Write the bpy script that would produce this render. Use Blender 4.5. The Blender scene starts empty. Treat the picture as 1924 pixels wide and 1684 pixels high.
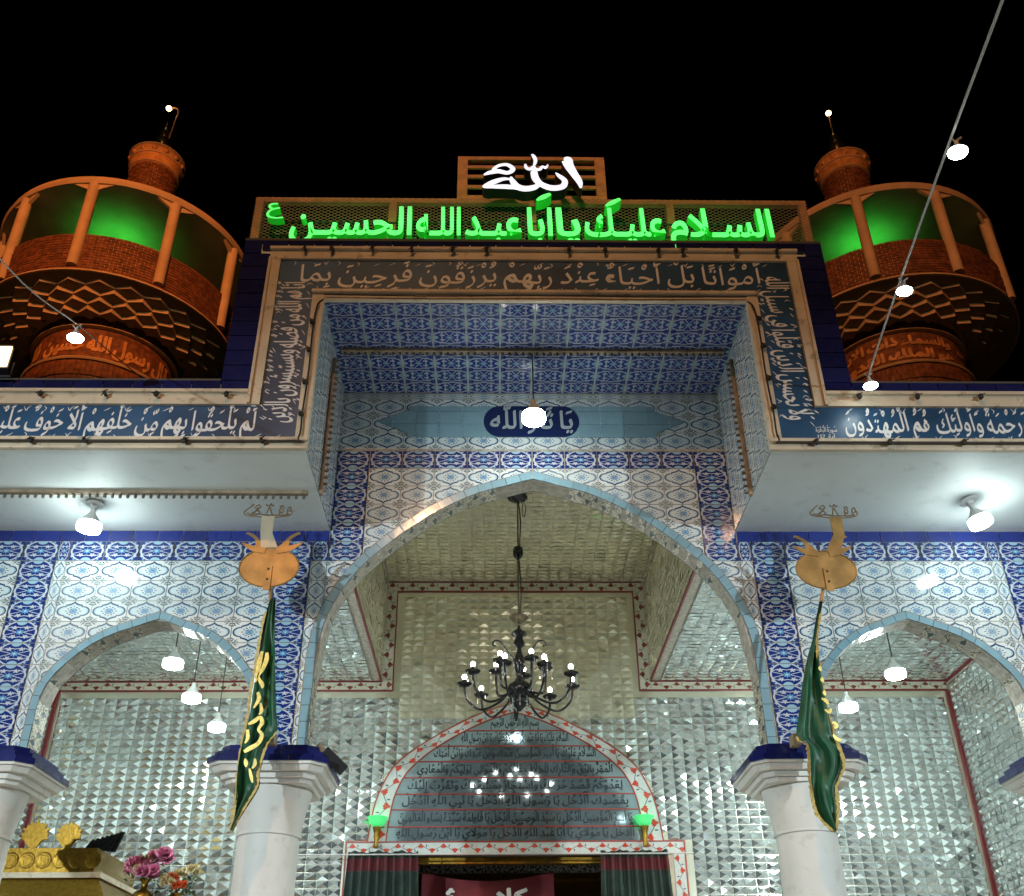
import bpy, math, random
from mathutils import Vector, Matrix
random.seed(7)
sc = bpy.context.scene
COL = sc.collection
R = math.radians

# ---------------------------------------------------------------- camera, sky, exposure
def make_camera():
    f, pitch, roll, yaw = 1878.0, R(30.75), R(.47), R(-1.14)
    ea = Vector((math.cos(yaw), math.sin(yaw), 0))
    F = Vector((-math.sin(yaw)*math.cos(pitch), math.cos(yaw)*math.cos(pitch), math.sin(pitch)))
    eb = Vector((math.sin(yaw)*math.sin(pitch), -math.cos(yaw)*math.sin(pitch), math.cos(pitch)))
    right = ea*math.cos(roll) - eb*math.sin(roll)
    up = ea*math.sin(roll) + eb*math.cos(roll)
    cd = bpy.data.cameras.new('camera')
    cd.sensor_fit = 'HORIZONTAL'; cd.sensor_width = 36
    cd.lens = f/1924*36
    cd.shift_y = 58/1924
    cd.clip_start = .05; cd.clip_end = 3000
    co = bpy.data.objects.new('camera', cd); COL.objects.link(co)
    m = Matrix((right, up, -F)).transposed().to_4x4()
    m.translation = Vector((-.347, 0, 1.6))
    co.matrix_world = m
    sc.camera = co
make_camera()
w = bpy.data.worlds.new('World'); sc.world = w; w.use_nodes = True
nt = w.node_tree; nt.nodes.clear()
sky = nt.nodes.new('ShaderNodeTexSky'); sky.sky_type = 'NISHITA'; sky.sun_disc = False
sky.sun_elevation = R(-6); sky.sun_rotation = R(180)
bg = nt.nodes.new('ShaderNodeBackground'); bg.inputs['Strength'].default_value = .03
ow = nt.nodes.new('ShaderNodeOutputWorld')
nt.links.new(sky.outputs[0], bg.inputs[0]); nt.links.new(bg.outputs[0], ow.inputs[0])
sc.view_settings.view_transform = 'Standard'; sc.view_settings.look = 'None'
sc.view_settings.exposure = 0; sc.view_settings.gamma = 1; sc.view_settings.use_curve_mapping = False
sc.render.engine = 'CYCLES'
cy = sc.cycles
cy.use_denoising = True; cy.max_bounces = 7; cy.diffuse_bounces = 3; cy.glossy_bounces = 5; cy.transmission_bounces = 4
cy.sample_clamp_indirect = 6; cy.sample_clamp_direct = 0; cy.caustics_refractive = False; cy.caustics_reflective = True
cy.blur_glossy = .3

# ---------------------------------------------------------------- node expression helper
class N:
    """socket wrapper so that patterns can be written as formulas"""
    def __init__(s, t, sock): s.t, s.s = t, sock
    def op(s, o, *a, clamp=False):
        n = s.t.nodes.new('ShaderNodeMath'); n.operation = o; n.use_clamp = clamp
        for i, x in enumerate((s,)+a):
            if isinstance(x, N): s.t.links.new(x.s, n.inputs[i])
            else: n.inputs[i].default_value = x
        return N(s.t, n.outputs[0])
    def __add__(s, o): return s.op('ADD', o)
    def __sub__(s, o): return s.op('SUBTRACT', o)
    def __mul__(s, o): return s.op('MULTIPLY', o)
    def __truediv__(s, o): return s.op('DIVIDE', o)
    __radd__ = __add__; __rmul__ = __mul__
    def __neg__(s): return s.op('MULTIPLY', -1.0)
    def abs(s): return s.op('ABSOLUTE')
    def frac(s): return s.op('FRACT')
    def sin(s): return s.op('SINE')
    def mn(s, o): return s.op('MINIMUM', o)
    def mx(s, o): return s.op('MAXIMUM', o)
    def lt(s, o, soft=None):
        if soft is None: return s.op('LESS_THAN', o)
        return ((-(s-o))/soft + .5).op('ADD', 0.0, clamp=True)
    def gt(s, o): return s.op('GREATER_THAN', o)
def mixc(t, fac, a, b):
    n = t.nodes.new('ShaderNodeMix'); n.data_type = 'RGBA'
    t.links.new(fac.s, n.inputs[0]) if isinstance(fac, N) else setattr(n.inputs[0], 'default_value', fac)
    for i, x in ((6, a), (7, b)):
        if isinstance(x, (tuple, list)): n.inputs[i].default_value = (*x[:3], 1)
        else: t.links.new(x, n.inputs[i])
    return n.outputs[2]
def ell(x, y, cx, cyy, rx, ry, ang=0.0):
    dx, dy = x-cx, y-cyy
    if ang:
        c, s = math.cos(ang), math.sin(ang)
        dx, dy = dx*c + dy*s, dy*c - dx*s
    a, b = dx/rx, dy/ry
    return a*a + b*b            # < 1 inside
def fcurve(t, x, pts):
    n = t.nodes.new('ShaderNodeFloatCurve'); cu = n.mapping.curves[0]
    while len(cu.points) < len(pts): cu.points.new(.5, .5)
    for p, (a, b) in zip(cu.points, pts): p.location = (a, b); p.handle_type = 'VECTOR'
    n.mapping.update(); t.links.new(x.s, n.inputs[1])
    return N(t, n.outputs[0])
def new_mat(name):
    m = bpy.data.materials.new(name); m.use_nodes = True
    return m, m.node_tree, m.node_tree.nodes['Principled BSDF']
def uvn(t):
    n = t.nodes.new('ShaderNodeTexCoord'); s = t.nodes.new('ShaderNodeSeparateXYZ')
    t.links.new(n.outputs['UV'], s.inputs[0]); return N(t, s.outputs[0]), N(t, s.outputs[1])
def noise(t, scale, detail=4, coord='Object', rough=.5, dim=None):
    n = t.nodes.new('ShaderNodeTexNoise'); n.inputs['Scale'].default_value = scale
    n.inputs['Detail'].default_value = detail; n.inputs['Roughness'].default_value = rough
    tc = t.nodes.new('ShaderNodeTexCoord')
    if coord == 'World':
        g = t.nodes.new('ShaderNodeNewGeometry'); t.links.new(g.outputs['Position'], n.inputs['Vector'])
    else: t.links.new(tc.outputs[coord], n.inputs['Vector'])
    return N(t, n.outputs['Fac'])
def bump(t, b, h, strength=.3, dist=.01):
    n = t.nodes.new('ShaderNodeBump'); n.inputs['Strength'].default_value = strength; n.inputs['Distance'].default_value = dist
    t.links.new(h.s, n.inputs['Height']); t.links.new(n.outputs[0], b.inputs['Normal'])
def ramp2(t, fac, lo, hi):
    return ((fac-lo)/(hi-lo)).op('ADD', 0.0, clamp=True)

def plain(name, col, rough=.5, metal=0., var=0., vscale=6., dirt=None, bmp=0., bscale=60., world=True):
    m, t, b = new_mat(name)
    b.inputs['Roughness'].default_value = rough; b.inputs['Metallic'].default_value = metal
    src = None
    if var or dirt:
        c0 = tuple(max(0, c*(1-var)) for c in col); c1 = tuple(min(1, c*(1+var)) for c in col)
        f = ramp2(t, noise(t, vscale, 5, 'World' if world else 'Object'), .35, .65)
        src = mixc(t, f, c0, c1)
        if dirt:
            g = ramp2(t, noise(t, vscale*2.3+3, 6, 'World' if world else 'Object', .65), .56, .70)
            src = mixc(t, g*dirt[1], src, dirt[0])
        t.links.new(src, b.inputs['Base Color'])
    else: b.inputs['Base Color'].default_value = (*col, 1)
    if bmp: bump(t, b, noise(t, bscale, 4, 'World' if world else 'Object'), bmp, .004)
    return m
def emis(name, col, strength, base=(.8, .8, .8)):
    m, t, b = new_mat(name)
    b.inputs['Base Color'].default_value = (*base, 1)
    b.inputs['Emission Color'].default_value = (*col, 1); b.inputs['Emission Strength'].default_value = strength
    return m
def objrand(t):
    n = t.nodes.new('ShaderNodeObjectInfo'); return N(t, n.outputs['Random'])

# ---- medallion tile (white ground)
def mat_medallion():
    m, t, b = new_mat('medallion_tile_glaze')
    u, v = uvn(t)
    x = ((u-.5)*2).abs(); y = ((v-.5)*2).abs()
    H = [(0, 1), (.07, .88), (.2, .76), (.36, .68), (.47, .64), (.50, .50), (.62, .49), (.75, .43), (.85, .33), (.92, .19), (.955, .0), (1, 0)]
    inA = y.lt(fcurve(t, x, H), .04)*x.lt(.955, .01)
    inB = (y*1.25).lt(fcurve(t, x*1.095, H)*1.0, .04)*(x*1.095).lt(.955, .01)
    inC = (y*1.34).lt(fcurve(t, x*1.17, H), .22)*x.lt(.80, .14)
    white = (.76, .78, .76); navy = (.008, .03, .11); sky_ = (.30, .52, .64); dk = (.018, .022, .06); gr = (.17, .30, .30)
    c = mixc(t, inA, white, navy)
    c = mixc(t, inB, c, sky_)
    c = mixc(t, inC, c, (.70, .76, .76))
    cen = ell(x, y, 0, 0, .26, .30).lt(1, .4)*(1.0)
    c = mixc(t, cen*.75, c, (.12, .30, .50))
    star = (x*1.3 - y).abs().lt(.035, .02)*cen
    c = mixc(t, star, c, (.05, .14, .33))
    d = ell(x, y, 0, .46, .035, .07)
    for a in ((.17, .36, .07, .045, 0), (.31, .22, .045, .06, 0), (.40, 0, .075, .04, 0)):
        d = d.mn(ell(x, y, *a))
    d = d.mn(ell(x, y, .93, .84, .10, .05, .9)).mn(ell(x, y, .72, .86, .08, .045, -.5)).mn(ell(x, y, .86, .68, .07, .05, -.2)).mn(ell(x, y, .60, .92, .05, .03, .3))
    g = ell(x, y, .97, .62, .07, .10, .4).mn(ell(x, y, .80, .95, .10, .045, .2)).mn(ell(x, y, .66, .74, .06, .04, .7))
    c = mixc(t, g.lt(1, .35), c, gr)
    c = mixc(t, d.lt(1, .35), c, dk)
    r = objrand(t)
    c = mixc(t, r*.36, c, (.44, .47, .47))
    n = ramp2(t, noise(t, 9, 5, 'World'), .5, .8)
    c = mixc(t, n*.18, c, (.42, .40, .34))
    t.links.new(c, b.inputs['Base Color'])
    b.inputs['Roughness'].default_value = .07
    bump(t, b, noise(t, 7, 2, 'World'), .06, .003)
    return m
# ---- navy flower tile; rot=True turns the print a quarter turn (ceiling)
def mat_flower(name, rot):
    m, t, b = new_mat(name)
    u, v = uvn(t)
    x0, y0 = (u-.5)*2, (v-.5)*2
    if rot: x0, y0 = y0, x0
    x = x0.abs(); y = y0.abs()
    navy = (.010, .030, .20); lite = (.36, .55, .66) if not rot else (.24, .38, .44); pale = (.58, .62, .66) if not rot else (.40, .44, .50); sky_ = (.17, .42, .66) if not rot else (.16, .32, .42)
    def ring(a, b_, cx, c2, w): 
        e = ell(x, y, cx, c2, a, b_); return (e-1).abs().lt(w, w*.8)
    c = mixc(t, ring(.90, 1.08, 0, 0, .10), navy, pale)
    c = mixc(t, ring(.95, .62, .0, 0, .07)*x.gt(.45), c, pale)
    vine = (y - (x*6.5).sin()*.06 - .44).abs().lt(.035, .03)*x.lt(.55)
    c = mixc(t, vine, c, pale)
    ln = (y - (x-.15)*.42).abs().lt(.03, .02)*x.gt(.2)*x.lt(.9)
    c = mixc(t, ln, c, pale)
    # small blossoms
    ax = x.op('ARCTAN2', y)
    def flower(cx_, cy_, r, n_, ry=None):
        dx, dy = x-cx_, (y-cy_)*(r/(ry or r*1.45))
        rad = (dx*dx + dy*dy).op('SQRT')
        an = dx.op('ARCTAN2', dy)
        return rad.lt((an*n_).op('COSINE')*(.26*r) + .78*r, .05)
    c = mixc(t, flower(.34, .43, .17, 5, .19), c, pale)
    c = mixc(t, flower(.82, .55, .12, 5, .16), c, pale)
    c = mixc(t, flower(.70, .86, .08, 4, .10), c, lite)
    c = mixc(t, flower(0, 0, .25, 8, .27), c, sky_)
    c = mixc(t, ell(x, y, 0, 0, .07, .08).lt(1, .3), c, pale)
    pal = ell(x, y, 0, 1.02, .30, .34).lt(1, .25)
    c = mixc(t, pal, c, lite)
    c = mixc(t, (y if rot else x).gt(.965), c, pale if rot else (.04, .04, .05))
    c = mixc(t, objrand(t)*.20, c, (.08, .09, .14))
    t.links.new(c, b.inputs['Base Color'])
    b.inputs['Roughness'].default_value = .07
    bump(t, b, noise(t, 7, 2, 'World'), .06, .003)
    return m
def mat_glaze(name, col, var=.25, rough=.13, chip=0.):
    m, t, b = new_mat(name)
    r = objrand(t)
    c0 = tuple(c*(1-var) for c in col); c1 = tuple(min(1, c*(1+var)) for c in col)
    c = mixc(t, r, c0, c1)
    n = ramp2(t, noise(t, 14, 5, 'World'), .4, .75)
    c = mixc(t, n*.3, c, tuple(x*.6+.03 for x in col))
    if chip:
        k = ramp2(t, noise(t, 38, 6, 'World', .7), .70, .73)
        c = mixc(t, k*chip, c, (.55, .55, .50))
    t.links.new(c, b.inputs['Base Color']); b.inputs['Roughness'].default_value = rough
    b.inputs['Coat Weight'].default_value = .2
    bump(t, b, noise(t, 9, 3, 'World'), .25, .004)
    return m
# ---- painted vine borders (u along, v across; period 1 in u)
def mat_vine(name, ground, line, leaf, leaf2, bold=1.0, rough=.25, edge=None, metal=0., speck=0.):
    m, t, b = new_mat(name)
    u, v = uvn(t)
    f = u.frac(); y = (v-.5)*2
    wave = (u*6.28318).sin()*.42
    c = mixc(t, (y-wave).abs().lt(.06, .06), ground, line)
    s1 = ell(f, y, .25, .42, .055*bold, .36*bold).mn(ell(f, y, .33, .30, .035*bold, .2*bold)).mn(ell(f, y, .17, .30, .035*bold, .2*bold))
    s2 = ell(f, y, .75, -.42, .055*bold, .36*bold).mn(ell(f, y, .83, -.30, .035*bold, .2*bold)).mn(ell(f, y, .67, -.30, .035*bold, .2*bold))
    s3 = ell(f, y, .50, .45, .03, .22).mn(ell(f, y, .0, -.45, .03, .22)).mn(ell(f, y, 1.0, -.45, .03, .22))
    c = mixc(t, s3.lt(1, .4), c, leaf2)
    c = mixc(t, s1.mn(s2).lt(1, .4), c, leaf)
    if edge: c = mixc(t, y.abs().gt(edge[1]), c, edge[0])
    n = ramp2(t, noise(t, 25, 5, 'World'), .42, .75)
    c = mixc(t, n*.25, c, tuple(x*.55 for x in ground))
    if speck: c = mixc(t, ramp2(t, noise(t, 60, 3, 'World', .6), .50, .54)*speck, c, (.07, .08, .06))
    t.links.new(c, b.inputs['Base Color']); b.inputs['Roughness'].default_value = rough; b.inputs['Metallic'].default_value = metal
    return m
def mat_mirror(name, col, rough=.09, metal=1.):
    m, t, b = new_mat(name)
    n = ramp2(t, noise(t, 2.2, 4, 'World'), .35, .7)
    c = mixc(t, n, col, tuple(x*.86 for x in col))
    s = ramp2(t, noise(t, 30, 4, 'World'), .62, .75)
    c = mixc(t, s*.25, c, tuple(x*.6 for x in col))
    t.links.new(c, b.inputs['Base Color']); b.inputs['Metallic'].default_value = metal
    b.inputs['Roughness'].default_value = rough
    return m
def mat_two_tone(name, a, b_, scale, thr, rough=.5, metal=0.):
    m, t, b = new_mat(name)
    f = ramp2(t, noise(t, scale, 4, 'World'), thr-.03, thr+.03)
    t.links.new(mixc(t, f, a, b_), b.inputs['Base Color']); b.inputs['Roughness'].default_value = rough; b.inputs['Metallic'].default_value = metal
    return m

M = {}
M['medal'] = mat_medallion()
M['flower'] = mat_flower('flower_tile_glaze', False)
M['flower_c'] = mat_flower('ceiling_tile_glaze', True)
M['navy'] = mat_glaze('navy_glaze', (.016, .032, .22), chip=.8)
M['navy_edge'] = mat_glaze('dark_navy_edge_glaze', (.013, .015, .085), chip=.5)
M['navy_dk'] = mat_glaze('ledge_glaze', (.010, .014, .11), chip=.5)
M['aqua'] = mat_glaze('light_blue_glaze', (.24, .39, .46), .08)
M['grout'] = plain('grout', (.42, .38, .32), .85, var=.25, vscale=20)
M['darkgrout'] = plain('mirror_grout', (.13, .13, .12), .8)
M['cream'] = plain('cream_paint', (.62, .52, .38), .6, var=.12, vscale=3, dirt=((.22, .15, .09), .75), bmp=.3)
M['soffit'] = plain('white_soffit_paint', (.78, .83, .82), .55, var=.04, vscale=1.2, dirt=((.45, .45, .42), .3), bmp=.1)
M['column'] = plain('white_marble', (.76, .72, .66), .55, var=.06, vscale=2.5, dirt=((.46, .36, .26), .35))
M['band'] = plain('blue_banner_cloth', (.020, .072, .155), .38, var=.35, vscale=1.6)
M['letter'] = plain('white_letter_print', (.78, .77, .76), .5)
M['letter_s'] = plain('grey_letter_print', (.36, .41, .43), .35)
M['blackink'] = plain('black_ink', (.012, .018, .022), .35)
M['redpaint'] = plain('red_paint', (.36, .035, .015), .4)
M['dkred'] = plain('dark_red_trim', (.17, .012, .018), .4)
M['mosaic'] = mat_vine('floral_mosaic', (.66, .61, .48), (.06, .07, .07), (.04, .10, .15), (.13, .07, .05), 1.3, .2, ((.05, .05, .05), .93), 0., .75)
M['vine'] = mat_vine('vine_border_glaze', (.52, .48, .38), (.05, .06, .02), (.16, .02, .015), (.05, .08, .02), 1.45, .2)
M['redvine'] = mat_vine('red_flower_border_glaze', (.60, .60, .56), (.07, .08, .10), (.55, .05, .02), (.10, .10, .12), 1.25, .15)
M['mir'] = mat_mirror('mirror_silver', (.87, .92, .91), .09, .88)
M['mir_y'] = mat_mirror('mirror_yellow_tint', (.84, .80, .62), .17, .70)  # yellower tint of the mirror, for the raised well and the backing
M['mir_flat'] = mat_mirror('smoky_mirror', (.42, .52, .56), .06, .74)
M['brick'] = plain('brown_brick', (.13, .055, .032), .7, var=.45, vscale=12, bmp=.5)
M['mortar'] = plain('pale_mortar', (.55, .42, .30), .9, var=.2, vscale=9)
M['stucco'] = plain('minaret_stucco', (.42, .36, .28), .75, var=.12, vscale=3, bmp=.3)
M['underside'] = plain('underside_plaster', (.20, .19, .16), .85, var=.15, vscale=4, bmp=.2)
M['relief'] = plain('relief_tile', (.46, .27, .13), .4, var=.25, vscale=9)
M['steel'] = plain('orange_lit_steel', (.80, .38, .18), .5, var=.15, vscale=8, dirt=((.15, .08, .05), .6))  # orange flood glow on the sign steel is put into the base colour
M['wire'] = plain('wire_mesh_metal', (.40, .33, .24), .5, metal=.3)
M['cable'] = plain('dark_cable', (.03, .025, .02), .6)
M['wcable'] = plain('pale_cable', (.55, .50, .48), .5)
M['bulbbody'] = plain('bulb_housing', (.70, .70, .68), .4)
M['bulbyel'] = plain('yellowed_bulb_housing', (.55, .40, .20), .4)
M['led'] = emis('led_diffuser', (.84, 1.0, .97), 230)
M['led_dim'] = emis('dimmer_led_diffuser', (.88, 1.0, .97), 95)
M['led_soffit'] = emis('soffit_led_diffuser', (.84, 1.0, .98), 66)
M['led_string'] = emis('string_led_diffuser', (.84, 1.0, .98), 40)
M['led_s'] = emis('small_led', (1.0, .95, .85), 20)
M['rail'] = plain('lamp_rail', (.30, .22, .14), .6, var=.3, vscale=12)
M['socket'] = plain('rail_socket', (.16, .13, .10), .4)
M['green_face'] = emis('green_letter_face', (.11, 1.0, .17), 1.15, (.1, .6, .2))
M['green_side'] = emis('green_letter_side', (.02, 1.0, .03), .24, (.05, .5, .1))
M['white_face'] = emis('white_letter_face', (.80, .85, 1.0), 1.05)
M['black_side'] = plain('black_letter_side', (.02, .02, .022), .4)
M['gold'] = plain('gold', (.27, .155, .025), .34, metal=1., var=.2, vscale=30, bmp=.6, bscale=70)
M['brass'] = plain('tarnished_brass', (.42, .23, .075), .42, metal=.7, var=.22, vscale=8)
M['brass_p'] = plain('pale_brass', (.52, .42, .29), .5, metal=.45, var=.08, vscale=8)
M['crown'] = plain('dark_brass_crown', (.26, .17, .08), .45, metal=.5)
M['flag'] = plain('green_flag_cloth', (.010, .085, .035), .45, var=.25, vscale=9)
M['fringe'] = plain('gold_fringe', (.55, .40, .12), .6, var=.3, vscale=60)
M['goldprint'] = plain('gold_flag_print', (.80, .62, .16), .35, metal=.25, var=.25, vscale=25)
M['curtain'] = plain('dark_green_curtain', (.018, .035, .026), .8, var=.3, vscale=5)
M['curtband'] = plain('maroon_curtain_band', (.10, .010, .014), .75, var=.3, vscale=5)
M['redcloth'] = plain('red_banner_cloth', (.17, .012, .018), .7, var=.2, vscale=3)
M['black'] = plain('black_metal', (.012, .012, .013), .18, metal=.2)
M['crystal'] = plain('crystal', (.75, .80, .80), .06, metal=.6)
M['bronze'] = plain('bronze_arm', (.16, .13, .08), .3, metal=.8)
M['pink'] = plain('pink_petals', (.62, .20, .34), .6, var=.25, vscale=30)
M['creamfl'] = plain('cream_petals', (.66, .56, .32), .6, var=.2, vscale=30)
M['orangefl'] = plain('orange_petals', (.70, .13, .04), .6)
M['leaf'] = plain('leaf_green', (.05, .10, .03), .6)
M['pave'] = plain('courtyard_paving', (.36, .35, .32), .6, var=.2, vscale=1.5)
M['marble'] = plain('hall_marble', (.66, .66, .63), .25, var=.1, vscale=1)
M['dark'] = plain('roof_screed', (.10, .09, .08), .9)
M['greenglass'] = emis('green_glass', (.06, 1.0, .22), .5, (.1, .6, .2))
M['sodium'] = emis('sodium_lamp_glass', (1.0, .5, .2), 3)
M['warmflood'] = emis('warm_floodlight_glass', (1.0, .60, .27), 6)
M['warmtip'] = emis('warm_tip_lamp', (1.0, .62, .25), 9)
M['grnlamp'] = emis('green_lamp_glass', (.1, 1.0, .2), 6)

# ---------------------------------------------------------------- mesh helpers
class MB:
    def __init__(s): s.v, s.f, s.uv, s.mi = [], [], [], []
    def face(s, pts, uv=None, m=0):
        i = len(s.v); s.v += [tuple(p) for p in pts]; s.f.append(tuple(range(i, i+len(pts))))
        s.uv += list(uv) if uv else [(.5, .5)]*len(pts); s.mi.append(m)
    def box(s, x0, x1, y0, y1, z0, z1, m=0, skip=''):
        P = lambda a, b, c: ((x0, x1)[a], (y0, y1)[b], (z0, z1)[c])
        U = [(0, 0), (1, 0), (1, 1), (0, 1)]
        F = {'f': [(0,0,0),(1,0,0),(1,0,1),(0,0,1)], 'b': [(1,1,0),(0,1,0),(0,1,1),(1,1,1)], 'l': [(0,1,0),(0,0,0),(0,0,1),(0,1,1)],
             'r': [(1,0,0),(1,1,0),(1,1,1),(1,0,1)], 't': [(0,0,1),(1,0,1),(1,1,1),(0,1,1)], 'd': [(0,1,0),(1,1,0),(1,0,0),(0,0,0)]}
        for k, q in F.items():
            if k not in skip: s.face([P(*c) for c in q], U, m)
    def lathe(s, prof, c=(0, 0, 0), n=24, m=0, a0=0, a1=2*math.pi, axis='z'):
        for i in range(n):
            t0, t1 = a0+(a1-a0)*i/n, a0+(a1-a0)*(i+1)/n
            for (r0, z0), (r1, z1) in zip(prof, prof[1:]):
                q = []
                for (r, z, t) in ((r0, z0, t0), (r0, z0, t1), (r1, z1, t1), (r1, z1, t0)):
                    p = (c[0]+r*math.cos(t), c[1]+r*math.sin(t), c[2]+z)
                    if not q or (Vector(p)-Vector(q[-1])).length > 1e-6: q.append(p)
                if len(q) > 2 and (Vector(q[0])-Vector(q[-1])).length < 1e-6: q.pop()
                if len(q) > 2: s.face(q, None, m)
    def tube(s, pts, r, n=8, m=0, cap=True):
        pts = [Vector(p) for p in pts]; rs = r if isinstance(r, (list, tuple)) else [r]*len(pts)
        rings = []; ref = None
        for i, p in enumerate(pts):
            d = (pts[min(i+1, len(pts)-1)]-pts[max(i-1, 0)]).normalized()
            if ref is None: ref = Vector((0, 0, 1)) if abs(d.z) < .9 else Vector((1, 0, 0))
            a = d.cross(ref).normalized(); b = d.cross(a).normalized(); ref = -b if ref.dot(-b) > 0 else b
            a = d.cross(ref).normalized(); b = a.cross(d).normalized()
            rings.append([p + a*math.cos(2*math.pi*k/n)*rs[i] + b*math.sin(2*math.pi*k/n)*rs[i] for k in range(n)])
        for A, B in zip(rings, rings[1:]):
            for k in range(n): s.face([A[k], A[(k+1) % n], B[(k+1) % n], B[k]], None, m)
        if cap: s.face(rings[0][::-1], None, m); s.face(rings[-1], None, m)
    def poly(s, outline, y0, y1, m=0, ms=None):
        """extrude an x-z outline between y0 (front) and y1"""
        n = len(outline)
        s.face([(x, y0, z) for x, z in outline], None, m); s.face([(x, y1, z) for x, z in outline[::-1]], None, m if ms is None else ms)
        for i in range(n):
            (a, b), (c, d) = outline[i], outline[(i+1) % n]
            s.face([(a, y0, b), (a, y1, b), (c, y1, d), (c, y0, d)], None, m if ms is None else ms)
    def mesh(s, name, mats, smooth=False, weld=True):
        me = bpy.data.meshes.new(name); me.from_pydata(s.v, [], s.f)
        ul = me.uv_layers.new(name='UVMap'); ul.data.foreach_set('uv', [c for q in s.uv for c in q])
        for mt in (mats if isinstance(mats, (list, tuple)) else [mats]): me.materials.append(mt)
        if any(s.mi): me.polygons.foreach_set('material_index', s.mi)
        if smooth:
            import bmesh
            bm = bmesh.new(); bm.from_mesh(me); bmesh.ops.remove_doubles(bm, verts=bm.verts, dist=1e-5); bm.to_mesh(me); bm.free()
            me.shade_smooth()
            if smooth is not True:
                me.set_sharp_from_angle(angle=R(smooth))
        me.update(); return me
    def build(s, name, mats, parent=None, smooth=False, **kw):
        return obj(name, s.mesh(name, mats, smooth), parent, **kw)
def obj(name, me, parent=None, loc=(0, 0, 0), rot=(0, 0, 0), scale=None, kind=None, label=None):
    o = bpy.data.objects.new(name, me); COL.objects.link(o)
    o.location = loc; o.rotation_euler = rot
    if scale: o.scale = scale
    if parent: o.parent = parent
    if kind: o['kind'] = kind
    if label: o['label'] = label
    return o
def thing(name, label, cat, loc=(0, 0, 0), rot=(0, 0, 0), group=None, kind=None):
    o = obj(name, None, None, loc, rot); o['label'] = label; o['category'] = cat
    o.empty_display_size = .2
    if group: o['group'] = group
    if kind: o['kind'] = kind
    return o
def tag(o, label, cat, group=None):
    o['label'] = label; o['category'] = cat
    if group: o['group'] = group
    return o
def struct(o): o['kind'] = 'structure'; return o
def dup(root, loc, rot=None, label=None):
    def cp(o, par):
        c = o.copy(); COL.objects.link(c); c.parent = par
        for ch in [x for x in kids.get(o.name, [])]: cp(ch, c)
        return c
    kids = {}
    for o in list(bpy.data.objects):
        if o.parent: kids.setdefault(o.parent.name, []).append(o)
    r = cp(root, None); r.location = loc
    if rot is not None: r.rotation_euler = rot
    if label: r['label'] = label
    return r

# ---------------------------------------------------------------- Arabic lettering from the built-in fallback font
FORMS = {}
def _f(ch, base, n):
    FORMS[ch] = (base, n)
for ch, b_, n_ in [('ا',0xFE8D,2),('ب',0xFE8F,4),('ة',0xFE93,2),('ت',0xFE95,4),('ث',0xFE99,4),('ج',0xFE9D,4),('ح',0xFEA1,4),('خ',0xFEA5,4),('د',0xFEA9,2),('ذ',0xFEAB,2),
    ('ر',0xFEAD,2),('ز',0xFEAF,2),('س',0xFEB1,4),('ش',0xFEB5,4),('ص',0xFEB9,4),('ض',0xFEBD,4),('ط',0xFEC1,4),('ظ',0xFEC5,4),('ع',0xFEC9,4),('غ',0xFECD,4),('ف',0xFED1,4),
    ('ق',0xFED5,4),('ك',0xFED9,4),('ل',0xFEDD,4),('م',0xFEE1,4),('ن',0xFEE5,4),('ه',0xFEE9,4),('و',0xFEED,2),('ى',0xFEEF,2),('ي',0xFEF1,4),('ء',0xFE80,1),('آ',0xFE81,2),
    ('أ',0xFE83,2),('ؤ',0xFE85,2),('إ',0xFE87,2),('ئ',0xFE89,4)]: _f(ch, b_, n_)
LAMALEF = {'آ': 0xFEF5, 'أ': 0xFEF7, 'إ': 0xFEF9, 'ا': 0xFEFB}
MARKS = set(chr(c) for c in list(range(0x64B, 0x653))+[0x670])
def shape(s):
    """logical string -> list of [glyph, marks] in logical order"""
    items = []
    for ch in s:
        if ch in MARKS:
            if items: items[-1][1].append(ch)
        else: items.append([ch, []])
    out = []; i = 0
    def dual(c): return c == 'ـ' or (c in FORMS and FORMS[c][1] == 4)
    def joins(c): return c == 'ـ' or c in FORMS and FORMS[c][1] >= 2
    while i < len(items):
        c, mk = items[i]
        prev = items[i-1][0] if i else ' '
        pj = dual(prev) and joins(c)
        if c == 'ل' and i+1 < len(items) and items[i+1][0] in LAMALEF:
            out.append([chr(LAMALEF[items[i+1][0]]+(1 if pj else 0)), mk+items[i+1][1]]); i += 2
            continue
        if c in FORMS:
            base, n = FORMS[c]
            nj = dual(c) and i+1 < len(items) and joins(items[i+1][0])
            k = (3 if nj else 1) if pj else (2 if nj else 0)
            if n == 1: k = 0
            out.append([chr(base+k), mk])
        else: out.append([c, mk])
        i += 1
    return out
_G = {}
def _raw(body, off=0.0):
    c = bpy.data.curves.new('glyph', 'FONT'); c.body = body; c.resolution_u = 3; c.fill_mode = 'FRONT'; c.offset = off
    o = bpy.data.objects.new('glyph', c); COL.objects.link(o)
    dg = bpy.context.evaluated_depsgraph_get(); dg.update()
    me = bpy.data.meshes.new_from_object(o.evaluated_get(dg), depsgraph=dg)
    v = [(p.co.x, p.co.y) for p in me.vertices]; f = [tuple(p.vertices) for p in me.polygons]
    COL.objects.unlink(o); bpy.data.objects.remove(o); bpy.data.curves.remove(c); bpy.data.meshes.remove(me)
    return v, f
_L = _raw('l')
_LXM = max(p[0] for p in _L[0])
def glyph(ch, off=0.0):
    if (ch, off) not in _G:
        v, f = _raw(ch, off)
        v2, _ = _raw(ch+'l')
        adv = max(p[0] for p in v2) - _LXM
        _G[ch, off] = (v, f, adv)
    return _G[ch, off]
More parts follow.
